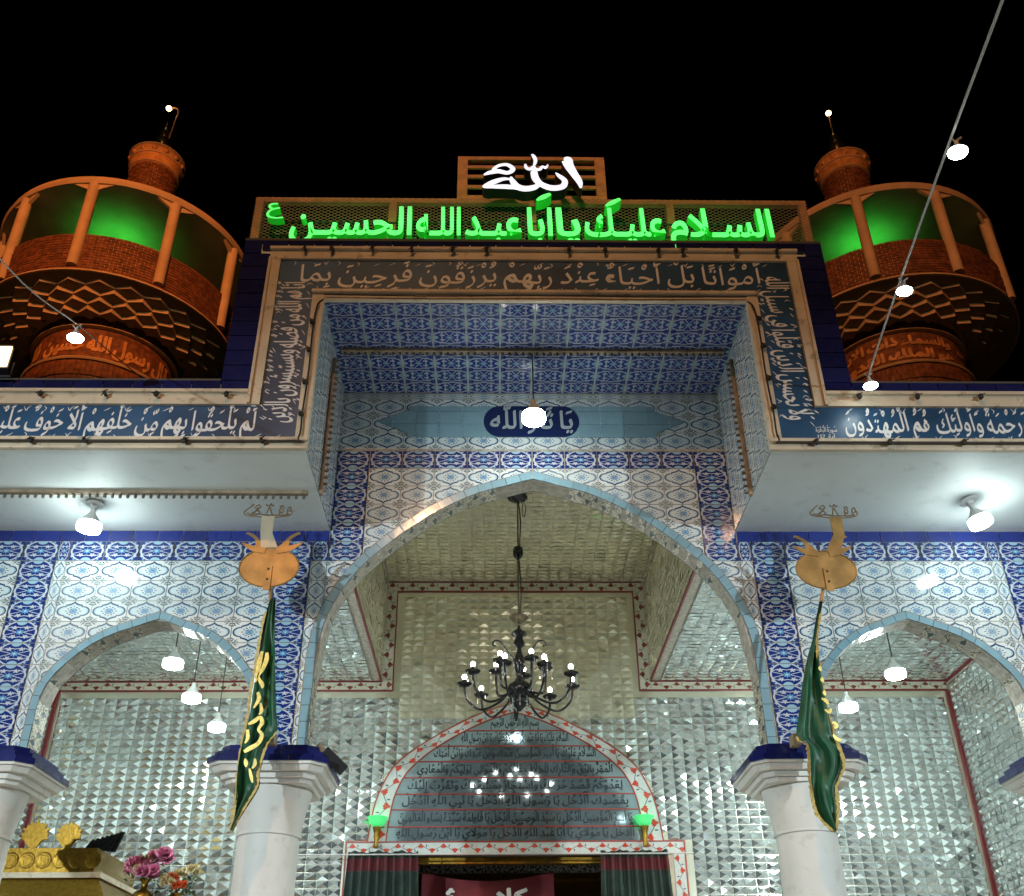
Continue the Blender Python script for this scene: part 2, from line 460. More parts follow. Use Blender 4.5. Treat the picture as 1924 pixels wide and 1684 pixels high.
def layout(s, off=0.0):
    """-> list of (glyph verts, faces) placed in x,y and the total width; reading right to left"""
    sh = shape(s); out = []; x = 0.0; wid = [0]
    for g, mk in reversed(sh):
        v, f, adv = glyph(g, off) if g != ' ' else ([], [], .16)
        if g == ' ': wid[0] += 1
        if v: out.append(([(a+x, b) for a, b in v], f, wid[0]))
        if mk and v:
            cx = x + (min(p[0] for p in v)+max(p[0] for p in v))/2; top = max(p[1] for p in v); lo = min(p[1] for p in v)
            up = dn = 0
            for q in mk:
                mv, mf, _ = glyph(q, off)
                if not mv: continue
                mcx = (min(p[0] for p in mv)+max(p[0] for p in mv))/2; mlo = min(p[1] for p in mv); mhi = max(p[1] for p in mv)
                if q in '\u0650\u064D': dy = min(lo-.04-mhi, 0) - dn; dn += .14
                else: dy = max(top+.04-mlo, 0) + up; up += .17
                out.append(([(a-mcx+cx, b+dy) for a, b in mv], mf, wid[0]))
        x += adv
    return out, x
def tall(b):
    return b*1.12 if b < .35 else .392+(b-.35)*1.35
def letter_mb(mb, s, width, height, put, nib=.0, nibdir=1.0, off=0.0, m=0, align='c', dz=.0004, slant=0.0, wob=0.0, word=None):
    """adds lettering to mb. put(u, v, k) -> 3D, u from 0..width, baseline v=0; glyph em height maps to height"""
    gl, w = layout(s, off)
    if not gl: return
    x0 = min(p[0] for v, f, w_ in gl for p in v); x1 = max(p[0] for v, f, w_ in gl for p in v)
    sx = width/(x1-x0)
    lays = [(0, 0)] if not nib else [(-nib*.5, -nib*nibdir), (0, 0), (nib*.5, nib*nibdir), (nib*.28, nib*.5*nibdir), (-nib*.28, -nib*.5*nibdir)]
    for k, (ox, oy) in enumerate(lays):
        for gi, (v, f, w_) in enumerate(gl):
            if word is not None and w_ != word: continue
            i = len(mb.v)
            for a, b in v:
                uu = (a-x0)*sx + slant*b*height + ox; vv = tall(b)*height*.9 + oy + wob*math.sin((a-x0)*2.1)*height
                mb.v.append(tuple(put(uu, vv, k*dz+(gi % 9)*dz/10)))
            for q in f:
                mb.f.append(tuple(i+j for j in q)); mb.uv += [(.5, .5)]*len(q); mb.mi.append(m)

def lettering(parent, mat, s, *a, **k):
    """one mesh per word, all children of parent"""
    for wi in range(s.count(' ')+1):
        mb = MB(); letter_mb(mb, s, *a, word=wi, **k)
        if mb.v: mb.build('lettering', mat, parent)
# variable-width pen strokes (x, z, w) -> outline polygon list
def catmull(P, n=6):
    out = []
    for i in range(len(P)-1):
        p0, p1, p2, p3 = P[max(i-1, 0)], P[i], P[i+1], P[min(i+2, len(P)-1)]
        for k in range(n):
            t = k/n
            out.append(tuple(.5*((2*b)+(c-a)*t+(2*a-5*b+4*c-d)*t*t+(3*b-a-3*c+d)*t**3) for a, b, c, d in zip(p0, p1, p2, p3)))
    out.append(tuple(P[-1])); return out
def stroke(mb, P, y0, y1, m=0, ms=0, n=6):
    Q = catmull(P, n); L, Rr = [], []
    for i, q in enumerate(Q):
        a, b = Q[max(i-1, 0)], Q[min(i+1, len(Q)-1)]
        d = Vector((b[0]-a[0], b[1]-a[1])); d = d.normalized() if d.length else Vector((1, 0))
        nn = Vector((-d.y, d.x))*q[2]*.5
        L.append((q[0]+nn.x, q[1]+nn.y)); Rr.append((q[0]-nn.x, q[1]-nn.y))
    for i in range(len(Q)-1):
        a, b, c, d = L[i], L[i+1], Rr[i+1], Rr[i]
        mb.face([(x, y0, z) for x, z in (a, b, c, d)], None, m); mb.face([(x, y1, z) for x, z in (d, c, b, a)], None, ms)
        mb.face([(a[0], y0, a[1]), (a[0], y1, a[1]), (b[0], y1, b[1]), (b[0], y0, b[1])], None, ms)
        mb.face([(d[0], y1, d[1]), (d[0], y0, d[1]), (c[0], y0, c[1]), (c[0], y1, c[1])], None, ms)
    for e in ((L[0], Rr[0]), (Rr[-1], L[-1])):
        mb.face([(e[0][0], y0, e[0][1]), (e[1][0], y0, e[1][1]), (e[1][0], y1, e[1][1]), (e[0][0], y1, e[0][1])], None, ms)

# ---------------------------------------------------------------- dimensions
YF, YW, YB, YI = 6.56, 7.91, 12.0, 8.13       # canopy front, arcade wall face, hall back wall, inner face of arcade wall
ZS, ZC = 5.77, 7.27                            # canopy soffit, portal ceiling
TW, TH = .302, .190
SX = 3.18                                      # centre of the side arches
MAIN = [(0, 6.392), (.28, 6.303), (.546, 6.221), (.91, 6.03), (1.20, 5.815), (1.42, 5.62), (1.62, 5.40), (1.78, 5.13), (1.87, 4.88), (1.905, 4.63), (1.912, 4.40), (1.912, 3.77)]
SIDE = [(0, 4.992), (.20, 4.918), (.43, 4.828), (.62, 4.70), (.78, 4.53), (.87, 4.39), (.908, 4.25), (.912, 4.12), (.912, 3.77)]
def inset(P, d):
    out = []
    for i, p in enumerate(P):
        a, b = P[max(i-1, 0)], P[min(i+1, len(P)-1)]
        t = Vector((b[0]-a[0], b[1]-a[1])).normalized()
        out.append((max(0, p[0] - (-t.y)*d) if i else 0, p[1] + (-(t.x))*d if i else p[1]-d*1.12))
    return out
MAIN_I, SIDE_I = inset(MAIN, .075), inset(SIDE, .062)
def resample(P, step):
    Q = catmull([(a, b) for a, b in P[:-1]], 8) + [P[-1]]
    out = [Q[0]]; acc = 0
    tot = sum(math.dist(a, b) for a, b in zip(Q, Q[1:])); n = max(1, round(tot/step)); st = tot/n
    need = st
    for a, b in zip(Q, Q[1:]):
        d = math.dist(a, b)
        while acc+d >= need-1e-9 and len(out) < n:
            t = (need-acc)/d; out.append((a[0]+(b[0]-a[0])*t, a[1]+(b[1]-a[1])*t)); need += st
        acc += d
    out.append(Q[-1]); return out
def profile_fn(P):
    Q = catmull([(a, b) for a, b in P[:-1]], 8)
    xmax = max(p[0] for p in P)
    def h(ax):
        if ax >= xmax: return -1
        for a, b in zip(Q, Q[1:]):
            if a[0] <= ax <= b[0] and b[0] > a[0]:
                return a[1]+(b[1]-a[1])*(ax-a[0])/(b[0]-a[0])
        return Q[-1][1]
    return h, xmax
hM, xM = profile_fn(MAIN); hS, xS = profile_fn(SIDE)
hMi, xMi = profile_fn(MAIN_I); hSi, xSi = profile_fn(SIDE_I)
def hole(x, inner=False):
    """height of the arch opening (outer edge of the trim) at x, -1 where there is wall"""
    A, B, xa, xb = (hMi, hSi, xMi, xSi) if inner else (hM, hS, xM, xS)
    if abs(x) < xa: return A(abs(x))
    for c in (-SX, SX, -SX-2.19, SX+2.19):
        if abs(x-c) < xb: return B(abs(x-c))
    return -1
EDGES = sorted(s*e for s in (-1, 1) for e in (xM, SX-xS, SX+xS, SX+2.19-xS))
EDGES_I = sorted(s*e for s in (-1, 1) for e in (xMi, SX-xSi, SX+xSi, SX+2.19-xSi))

def wall_piece(mb, x0, x1, z0, z1, yf, yb, inner=False, n=10):
    """box in the wall plane with the arch opening cut out of it; returns 0 none, 1 cut, 2 whole"""
    ed = EDGES_I if inner else EDGES
    xs = sorted(set([x0, x1]+[e for e in ed if x0 < e < x1]+[x0+(x1-x0)*i/n for i in range(1, n)]))
    cols = []; cut = False
    for a, b in zip(xs, xs[1:]):
        if b-a < 1e-5: continue
        e = min(1e-4, (b-a)*.1)
        ha, hb = max(hole(a+e, inner), z0), max(hole(b-e, inner), z0)
        if ha > z0 or hb > z0: cut = True
        if ha >= z1 and hb >= z1: continue
        cols.append((a, b, min(ha, z1), min(hb, z1)))
    if not cols: return 0
    if not cut:
        cols = [(x0, x1, z0, z0)]
    U = lambda x, z: ((x-x0)/(x1-x0), (z-z0)/(z1-z0))
    for a, b, ha, hb in cols:
        mb.face([(a, yf, ha), (b, yf, hb), (b, yf, z1), (a, yf, z1)], [U(a, ha), U(b, hb), U(b, z1), U(a, z1)])
        mb.face([(a, yf, ha), (a, yb, ha), (b, yb, hb), (b, yf, hb)], [U(a, ha), U(a, ha), U(b, hb), U(b, hb)])
    a, _, ha, _ = cols[0]; _, b, _, hb = cols[-1]
    mb.face([(a, yf, z1), (b, yf, z1), (b, yb, z1), (a, yb, z1)], [U(a, z1)]*4)
    mb.face([(a, yf, ha), (a, yf, z1), (a, yb, z1), (a, yb, ha)], [U(a, ha)]*4)
    mb.face([(b, yf, hb), (b, yb, hb), (b, yb, z1), (b, yf, z1)], [U(b, hb)]*4)
    return 1 if cut else 2
G = .0035      # half joint
_tile_cache = {}
def jit(): return (random.uniform(-.0022, .0022), random.uniform(-.001, .001), random.uniform(-.0022, .0022))
def wall_tile(name, x0, x1, z0, z1, mat, parent):
    a, b, c, d = x0+G, x1-G, z0+G, z1-G
    cx, cz = (a+b)/2, (c+d)/2
    mb = MB(); r = wall_piece(mb, a, b, c, d, YW, YW+.012)
    if r == 0: return
    if r == 2:
        k = (name, round(b-a, 4), round(d-c, 4))
        if k not in _tile_cache:
            q = MB(); q.box(-(b-a)/2, (b-a)/2, 0, .012, -(d-c)/2, (d-c)/2, skip='b'); _tile_cache[k] = q.mesh(name, mat)
        obj(name, _tile_cache[k], parent, (cx, YW, cz), jit())
    else:
        mb.v = [(x-cx, y-YW, z-cz) for x, y, z in mb.v]
        obj(name, mb.mesh(name, mat), parent, (cx, YW, cz), (0, 0, 0))

# ================================================================= SETTING
mb = MB(); mb.box(-300, 300, -300, 300, -.3, 0, skip='lrfbd'); struct(mb.build('courtyard_pavement', M['pave']))
mb = MB(); mb.box(-9, 9, YW-.45, 16, .004, .32); struct(mb.build('hall_floor', M['marble']))

# ================================================================= ARCADE WALL
arc = thing('arcade_wall', 'tiled wall with three pointed arches under the canopy', 'wall', (0, 0, 0))
mb = MB()
for x0, x1, z1 in ((-9, -2.45, 6.3), (-2.45, 2.45, 7.9), (2.45, 9, 6.3)):
    xs = x0
    n = 60 if x1-x0 > 5 else 50
    wall_piece(mb, x0, x1, 3.72, z1, YW+.009, YI, True, n)
mb.build('wall_core', M['grout'], arc)
mb = MB()
ed = sorted(set([-9, 9, -2.45, 2.45]+EDGES_I+[i*.1 for i in range(-89, 90)]))
for a, b in zip(ed, ed[1:]):
    e = 1e-4; z1 = 7.9 if abs((a+b)/2) < 2.45 else 6.3
    ha, hb = max(hole(a+e, True), 3.72), max(hole(b-e, True), 3.72)
    if b-a > 1e-5: mb.face([(b, YI, hb), (a, YI, ha), (a, YI, z1), (b, YI, z1)])
mb.build('inner_face', M['soffit'], arc)
Z0 = 6.609
XL, XR = -1.956, 1.925
# central field
for r in range(-4, 16):
    z1 = min(Z0-r*TH, ZC-.002); z0 = Z0-(r+1)*TH
    if r < 0: z0 += .02; z1 = min(z1+.02, ZC-.002)
    if z1-z0 < .02: continue
    for c in range(-6, 6):
        x0, x1 = c*TW, (c+1)*TW
        dark = r == 0 or (r > 0 and c in (-6, 5) and r < 5) or (r == 5 and c in (-6, 5)) 
        wall_tile('flower_tile' if dark else 'medallion_tile', x0, x1, z0, z1, M['flower' if dark else 'medal'], arc)
mb = MB(); mb.box(-1.812, 1.812, YW+.001, YW+.0088, Z0+G, Z0+.02-G+.003); mb.build('joint_strip', M['grout'], arc)
# wings
for sgn, xb in ((-1, XL), (1, XR)):
    cols = [(6*TW, abs(xb), 'p')] + [(abs(xb), abs(xb)+TW, 'd')]
    x = abs(xb)+TW
    for k in range(6): cols.append((x, x+TW, 'w')); x += TW
    cols.append((x, x+.10, 'p')); x += .10
    cols.append((x, x+TW, 'd')); x += TW
    for k in range(3): cols.append((x, x+TW, 'w')); x += TW
    for r in range(5, 16):
        z1, z0 = Z0-r*TH, Z0-(r+1)*TH
        if z0 < 3.73: z0 = 3.73
        if z1-z0 < .02: continue
        for a, b, k in cols:
            dark = k == 'd' or r == 5
            xa, xb_ = (a, b) if sgn > 0 else (-b, -a)
            wall_tile('flower_tile' if dark else 'medallion_tile', xa, xb_, z0, z1, M['flower' if dark else 'medal'], arc)
    x = 6*TW+.005
    while x < 5.4:
        a, b = (x, x+.215) if sgn > 0 else (-x-.215, -x)
        wall_tile('navy_tile', a, b, Z0-5*TH, ZS-.004, M['navy'], arc); x += .215
# trim tiles and mosaic lining of the arches
def arch_trim(cx, P, Pi, step):
    q = resample(P, step)
    full = [(-x, z) for x, z in q[::-1]] + q[1:]
    d = .075 if P is MAIN else .062
    inn = []
    for i, p in enumerate(full):
        a, b = full[max(i-1, 0)], full[min(i+1, len(full)-1)]
        t = Vector((b[0]-a[0], b[1]-a[1])).normalized(); nn = Vector((t.y, -t.x))
        k = d*(1.12 if abs(p[0]) < .01 else 1)
        inn.append((p[0]+nn.x*k, p[1]+nn.y*k))
    for i in range(len(full)-1):
        a, b, c, e = full[i], full[i+1], inn[i+1], inn[i]
        g = .0025/max(.01, math.dist(a, b))
        L = lambda p, q_, t: (p[0]+(q_[0]-p[0])*t, p[1]+(q_[1]-p[1])*t)
        a2, b2, c2, e2 = L(a, b, g), L(a, b, 1-g), L(e, c, 1-g), L(e, c, g)
        mb = MB(); mb.poly([(cx+x, z) for x, z in (a2, b2, c2, e2)], YW-.006, YW+.012)
        mb.build('trim_tile', M['aqua'], arc)
    # lining
    mb = MB(); s = 0
    for i in range(len(inn)-1):
        a, b = inn[i], inn[i+1]; l = math.dist(a, b)
        mb.face([(cx+a[0], YW-.004, a[1]), (cx+b[0], YW-.004, b[1]), (cx+b[0], YI+.01, b[1]), (cx+a[0], YI+.01, a[1])],
                [(s*6, 0), ((s+l)*6, 0), ((s+l)*6, 1), (s*6, 1)]); s += l
    mb.build('arch_lining', M['mosaic'], arc)
    # thin dark joint along the outer edge
    mb = MB()
    mb.tube([(cx+x, YW-.002, z) for x, z in full], .006, 4)
    mb.build('arch_outline', M['rail'], arc)
arch_trim(0, MAIN, MAIN_I, .135); arch_trim(-SX, SIDE, SIDE_I, .125); arch_trim(SX, SIDE, SIDE_I, .125)
# plaque of light blue tiles with the navy medallion
pl = [(1.17, 7.112), (1.17, 7.065), (1.46, 6.935), (1.17, 6.80), (1.17, 6.758)]
def pt(x):
    x = abs(x)
    return 7.112 if x <= 1.17 else 7.065-(x-1.17)/.29*.13
def pb(x):
    x = abs(x)
    return 6.758 if x <= 1.17 else 6.80+(x-1.17)/.29*.135
zr = [6.758, 6.905, 7.052, 7.112]
for i in range(-7, 7):
    x0, x1 = i*.22, (i+1)*.22
    for z0, z1 in zip(zr, zr[1:]):
        mb = MB(); a, b = max(x0+.002, -1.46), min(x1-.002, 1.46)
        xs = sorted(set([a, b]+[t for t in (-1.1699, -1.1701, 1.1699, 1.1701) if a < t < b]+[a+(b-a)*k/4 for k in range(1, 4)]))
        for p, q in zip(xs, xs[1:]):
            lo = [max(pb(t), z0+.002) for t in (p, q)]; hi = [min(pt(t), z1-.002) for t in (p, q)]
            if hi[0]-lo[0] < .001 and hi[1]-lo[1] < .001: continue
            hi = [max(h, l) for h, l in zip(hi, lo)]
            mb.face([(p, YW-.012, lo[0]), (q, YW-.012, lo[1]), (q, YW-.012, hi[1]), (p, YW-.012, hi[0])])
            mb.face([(p, YW-.012, lo[0]), (p, YW+.004, lo[0]), (q, YW+.004, lo[1]), (q, YW-.012, lo[1])])
        if mb.v: mb.build('plaque_tile', M['aqua'], arc)
out = []
for k in range(25):
    a = -math.pi/2+math.pi*k/24; out.append((.30+.155*math.cos(a), 6.935+.176*math.sin(a)))
out += [(-x, z) for x, z in out[::-1]]
mb = MB(); mb.poly(out, YW-.016, YW-.011); med = mb.build('medallion_plate', plain('navy_plate_glaze', (.012, .022, .085), .15), arc)
lettering(med, M['letter_s'], 'يَا ثَارَ اللّٰه', .78, .25, lambda u, v, k: (u-.39, YW-.018-k, 6.855+v), nib=.008, off=-.004)

# ================================================================= ENTRANCE CANOPY
can = thing('entrance_canopy', 'stepped concrete canopy with blue calligraphy band, cream mouldings and white soffit', 'canopy')
mb = MB()
for s in (-1, 1):
    a, b = (-9, -1.822) if s < 0 else (1.822, 9)
    mb.box(a, b, YF+.02, YW+.008, ZS, 6.40)
    a, b = (-2.45, -1.822) if s < 0 else (1.822, 2.45)
    mb.box(a, b, YF+.02, YW+.008, 6.401, 7.93)
mb.box(-1.821, 1.821, YF+.02, YW+.008, ZC+.01, 7.93)
mb.build('canopy_slab', M['soffit'], can)
# ceiling tiles
ci = 0
for r in range(7):
    y1 = YW-.003-r*.19; y0 = y1-.19
    y0 = max(y0, YF+.03)
    if y1-y0 < .03: continue
    for c in range(-6, 6):
        k = ('ct', round(y1-y0, 3))
        if k not in _tile_cache:
            q = MB(); hx, hy = TW/2-.0045, (y1-y0)/2-G; q.box(-hx, hx, -hy, hy, 0, .012, skip='t')
            q.uv[16:20] = [(0, 1), (1, 1), (1, 0), (0, 0)] if True else None
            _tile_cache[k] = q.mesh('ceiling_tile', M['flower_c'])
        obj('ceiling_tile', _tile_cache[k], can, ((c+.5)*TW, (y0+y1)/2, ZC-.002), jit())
mb = MB(); mb.box(-1.812, 1.812, YF+.03, YW+.0, ZC+.005, ZC+.0095); mb.build('ceiling_bed', M['grout'], can)
# side tiles (both cheeks of the portal)
for s in (-1, 1):
    for r in range(8):
        z1 = ZC-.006-r*TH; z0 = max(z1-TH, ZS+.004)
        if z1-z0 < .03: continue
        for c in range(5):
            y1 = YW-.004-c*TW; y0 = max(y1-TW, YF+.025)
            if y1-y0 < .03: continue
            k = ('st', s, round(y1-y0, 3), round(z1-z0, 3))
            if k not in _tile_cache:
                q = MB(); hy, hz = (y1-y0)/2-G, (z1-z0)/2-G
                f = 1 if s < 0 else -1
                q.box(-.006, .006, -hy, hy, -hz, hz, skip='l' if s < 0 else 'r'); _tile_cache[k] = q.mesh('cheek_tile', M['medal'])
            obj('cheek_tile', _tile_cache[k], can, (s*(1.8155), (y0+y1)/2, (z0+z1)/2), jit())
# navy edge tiles round the front
def edge_tile(x0, x1, z0, z1):
    k = ('et', round(x1-x0, 3), round(z1-z0, 3))
    if k not in _tile_cache:
        q = MB(); hx, hz = (x1-x0)/2-.0045, (z1-z0)/2-.0045; q.box(-hx, hx, 0, .03, -hz, hz, skip='b'); _tile_cache[k] = q.mesh('edge_tile', M['navy_edge'])
    obj('edge_tile', _tile_cache[k], can, ((x0+x1)/2, YF-.005, (z0+z1)/2), jit())
P = .236
x = -2.49
n = 21; st = 2*2.40/n
for i in range(n): edge_tile(-2.40+i*st, -2.40+(i+1)*st, 7.845, 7.955)
for s in (-1, 1):
    z = 6.42; n = 10; st = (7.955-6.42)/n
    for i in range(n):
        a, b = (2.315, 2.56) if i < n-1 else (2.40, 2.56)
        edge_tile(*((a, b) if s > 0 else (-b, -a)), z+i*st, z+(i+1)*st)
    x = 2.315
    for i in range(14): edge_tile(*((x, x+P) if s > 0 else (-x-P, -x)), 6.305, 6.42); x += P
# top copings, dark
mb = MB()
mb.box(-2.56, 2.56, YF+.0, 8.35, 7.957, 7.985); 
mb.box(-9, -2.562, YF+.0, 8.3, 6.422, 6.44); mb.box(2.562, 9, YF+.0, 8.3, 6.422, 6.44)
for s in (-1, 1):
    a, b = (-2.56, -2.452) if s < 0 else (2.452, 2.56)
    mb.box(a, b, YF+.026, 8.3, 6.441, 7.955)
mb.build('coping', M['dark'], can)
# banner panels
mb = MB(); mb.box(-2.215, 2.215, YF+.004, YF+.018, 7.355, 7.725); bt = mb.build('calligraphy_band', M['band'], can, label='top stretch of the blue calligraphy band')
def ornaments(n, x0, x1, zlo, zhi, parent, seed, upright=False):
    rn = random.Random(seed); q = MB()
    for k in range(n):
        a = x0+(x1-x0)*(k+rn.random())/n; b = zlo if k % 2 else zhi; b += rn.uniform(-.012, .012); s_ = rn.uniform(.018, .028)
        kind_ = rn.randrange(3)
        P_ = [(-s_, s_*.9, .002), (-s_*.2, -s_*.6, .007), (s_*.2, s_*.3, .006), (s_, s_*1.2, .002)] if kind_ == 0 else [(-s_*.6, s_, .003), (s_*.2, s_*.2, .007), (-s_*.4, -s_*.9, .002)] if kind_ == 1 else [(-s_, -s_*.5, .002), (0, 0, .006), (s_, s_*.7, .003)]
        if upright: P_ = [(b-v_, a+u_, w_) for u_, v_, w_ in P_]
        else: P_ = [(a+u_, b+v_, w_) for u_, v_, w_ in P_]
        stroke(q, P_, YF+.0015, YF+.0025, 0, 0, 3)
    q.build('ornament_marks', M['letter'], parent, kind='stuff')
ornaments(64, -2.1, 2.1, 7.405, 7.685, bt, 1)
bv = {}; bw = {}
for s in (-1, 1):
    a, b = (-2.215, -1.905) if s < 0 else (1.905, 2.215)
    mb = MB(); mb.box(a, b, YF+.004, YF+.018, 6.176, 7.353); bv[s] = mb.build('calligraphy_band', M['band'], can, label='upright %s stretch of the blue calligraphy band' % ('left' if s < 0 else 'right'))
    a, b = (-9, -1.905) if s < 0 else (1.905, 9)
    mb = MB(); mb.box(a, b, YF+.004, YF+.018, 5.85, 6.174); bw[s] = mb.build('calligraphy_band', M['band'], can, label='low %s stretch of the blue calligraphy band' % ('left' if s < 0 else 'right'))
YL = YF+.002
NB = .0075
def horiz(x0, z0): return lambda u, v, k: (x0+u, YL-k, z0+v)
lettering(bt, M['letter'], 'أَمْوَاتًا بَلْ أَحْيَاءٌ عِنْدَ رَبِّهِمْ يُرْزَقُونَ فَرِحِينَ بِمَا', 4.02, .25, horiz(-2.03, 7.478), nib=NB, off=-.016, wob=.05)
lettering(bv[-1], M['letter'], 'آتَاهُمُ اللّٰهُ مِنْ فَضْلِهِ وَيَسْتَبْشِرُونَ بِالَّذِينَ', 1.46, .25, lambda u, v, k: (-1.995-v, YL-k, 6.02+u), nib=NB, off=-.016, wob=.05)
lettering(bv[1], M['letter'], 'وَلَا تَحْسَبَنَّ الَّذِينَ قُتِلُوا فِي سَبِيلِ اللّٰهِ', 1.50, .25, lambda u, v, k: (1.995+v, YL-k, 7.56-u), nib=NB, off=-.016, wob=.05)
lettering(bw[-1], M['letter'], 'لَمْ يَلْحَقُوا بِهِمْ مِّنْ خَلْفِهِمْ أَلَّا خَوْفٌ عَلَيْهِمْ وَلَا هُمْ يَحْزَنُونَ', 2.95, .235, horiz(-2.235-2.95, 5.945), nib=NB, off=-.016, wob=.05)
lettering(bw[1], M['letter'], 'أُولَٰئِكَ عَلَيْهِمْ صَلَوَاتٌ مِنْ رَبِّهِمْ وَرَحْمَةٌ وَأُولَٰئِكَ هُمُ الْمُهْتَدُونَ', 3.1, .235, horiz(2.43, 5.945), nib=NB, off=-.016, wob=.05)
lettering(bw[1], M['letter'], 'سُورَةُ الْبَقَرَة', .17, .055, horiz(2.19, 5.945), off=.01)
lettering(bw[1], M['letter'], 'آية', .06, .045, horiz(2.28, 5.885), off=.01)
mb = MB()
v157, f157 = _raw('157', .01)
i0 = len(mb.v); mb.v += [(2.19+a*.045, YL, 5.885+b*.045) for a, b in v157]
for q in f157: mb.f.append(tuple(i0+j for j in q)); mb.uv += [(.5, .5)]*len(q); mb.mi.append(0)
mb.build('lettering', M['letter'], bw[1])
ornaments(22, 6.0, 7.5, -1.945, -2.175, bv[-1], 2, True); ornaments(22, 6.0, 7.5, 1.945, 2.175, bv[1], 3, True)
ornaments(40, -5.2, -2.0, 5.885, 6.145, bw[-1], 4); ornaments(40, 2.45, 5.4, 5.885, 6.145, bw[1], 5)
# mouldings: flat frame plus a proud lip on the side away from the band
def frame(mb, x0, x1, z0, z1, lip):
    mb.box(x0, x1, YF-.022, YF+.019, z0, z1)
    l, t = .026, .030
    if lip == 't': mb.box(x0-.004, x1+.004, YF-.022-t, YF-.0225, z1-l, z1+.002)
    if lip == 'd': mb.box(x0-.004, x1+.004, YF-.022-t*.6, YF-.0225, z0-.002, z0+l*.8)
    if lip == 'l': mb.box(x0-.002, x0+l*.8, YF-.022-t*.8, YF-.0225, z0, z1)
    if lip == 'r': mb.box(x1-l*.8, x1+.002, YF-.022-t*.8, YF-.0225, z0, z1)
mb = MB()
frame(mb, -2.313, 2.313, 7.727, 7.843, 't')
for s in (-1, 1):
    a, b = (-2.313, -2.217) if s < 0 else (2.217, 2.313)
    frame(mb, a, b, 6.178, 7.725, 'l' if s < 0 else 'r')
    a, b = (-9, -2.2165) if s < 0 else (2.2165, 9)
    if s < 0: b = -2.315
    else: a = 2.315
    frame(mb, a, b, 6.178, 6.303, 't')
mb.build('outer_moulding', M['cream'], can)
mb = MB()
frame(mb, -1.903, 1.903, 7.262, 7.353, 't')
for s in (-1, 1):
    a, b = (-1.903, -1.800) if s < 0 else (1.800, 1.903)
    frame(mb, a, b, 5.850, 7.260, 'r' if s < 0 else 'l')
    a, b = (-9, -1.800) if s < 0 else (1.800, 9)
    frame(mb, a, b, ZS-.006, 5.848, 't')
mb.build('inner_moulding', M['cream'], can)
# old cable clips on the mouldings
q = MB(); q.box(-.012, .012, -.035, 0, -.02, .02); q.tube([(-.03, -.03, -.015), (0, -.045, 0), (.035, -.03, .02)], .005, 5); clip = q.mesh('cable_clip', M['cable'])
for s in (-1, 1):
    for i in range(6): obj('cable_clip', clip, can, (s*(.35+i*.34)+random.uniform(-.1, .1), YF-.05, 7.80), (0, random.uniform(-.6, .6), 0))
    for i in range(4): obj('cable_clip', clip, can, (s*1.87, YF-.04, 6.1+i*.3+random.uniform(-.07, .07)), (0, 1.4, 0))
    for i in range(4): obj('cable_clip', clip, can, (s*(2.5+i*.5)+random.uniform(-.1, .1), YF-.05, 6.24), (0, random.uniform(-.6, .6), 0))
    for i in range(4): obj('cable_clip', clip, can, (s*(2.2+i*.6)+random.uniform(-.1, .1), YF-.05, 5.805), (0, random.uniform(-.6, .6), 0))
def cable(name, pts, r, mat, label, cat='cable', group=None, parent=None):
    mb = MB(); mb.tube(catmull([tuple(p) for p in pts], 5), r, 6)
    o = mb.build(name, mat, parent)
    if parent is None: tag(o, label, cat, group)
    return o
for s, side in ((-1, 'left'), (1, 'right')):
    cable('cable', [(s*1.80, YF-.045, 7.24), (s*1.845, YF-.055, 7.16), (s*1.86, YF-.05, 6.9), (s*1.852, YF-.05, 6.5), (s*1.862, YF-.05, 6.1), (s*1.87, YF-.05, 5.84), (s*2.0, YF-.05, 5.815), (s*3.5, YF-.05, 5.81), (s*5, YF-.05, 5.812)], .008, M['cable'],
          'thin dark cable clipped down the %s side of the portal moulding' % side)
cable('cable', [(-1.8, YF-.045, 7.295), (-.9, YF-.045, 7.283), (0, YF-.045, 7.292), (.9, YF-.045, 7.285), (1.8, YF-.045, 7.29)], .006, M['cable'], 'thin cable along the moulding over the portal opening')

# ---- light rails
def light_rail(label, p0, p1, nrm, group='old lamp rails under the canopy'):
    p0, p1, nrm = Vector(p0), Vector(p1), Vector(nrm); d = (p1-p0); L = d.length; d.normalize(); side = d.cross(nrm)
    t = thing('lamp_rail', label, 'lamp rail', p0, group=group)
    mb = MB(); w_, h_ = .022, .030
    def P(a, b, c): return d*a + side*b + nrm*c
    for lo, hi, b0, b1 in ((0, L, -w_, w_),):
        v = [P(a, b, c) for c in (0, h_) for a, b in ((lo, b0), (hi, b0), (hi, b1), (lo, b1))]
        for f in ((0, 1, 2, 3), (4, 7, 6, 5), (0, 4, 5, 1), (1, 5, 6, 2), (2, 6, 7, 3), (3, 7, 4, 0)): mb.face([v[i] for i in f])
    mb.build('rail', M['rail'], t)
    q = MB(); q.lathe([(0, .034), (.010, .033), (.014, .022), (.012, 0)], (0, 0, 0), 8); me = q.mesh('socket', M['socket'])
    rot = nrm.to_track_quat('Z', 'Y').to_euler()
    n = int(L/.062)
    for i in range(n):
        obj('socket', me, t, P((i+.5)*L/n, w_*.5, h_), rot)
light_rail('lamp rail with empty sockets across the patterned portal ceiling', (-1.74, 7.22, ZC-.006), (1.74, 7.22, ZC-.006), (0, 0, -1))
light_rail('lamp rail running down the left tiled cheek of the portal', (-1.807, 7.22, 7.15), (-1.807, 7.22, 5.74), (1, 0, 0))
light_rail('lamp rail running down the right tiled cheek of the portal', (1.807, 7.22, 7.15), (1.807, 7.22, 5.74), (-1, 0, 0))
light_rail('lamp rail along the white soffit left of the portal', (-5.3, 7.20, ZS-.001), (-1.90, 7.22, ZS-.001), (0, 0, -1))

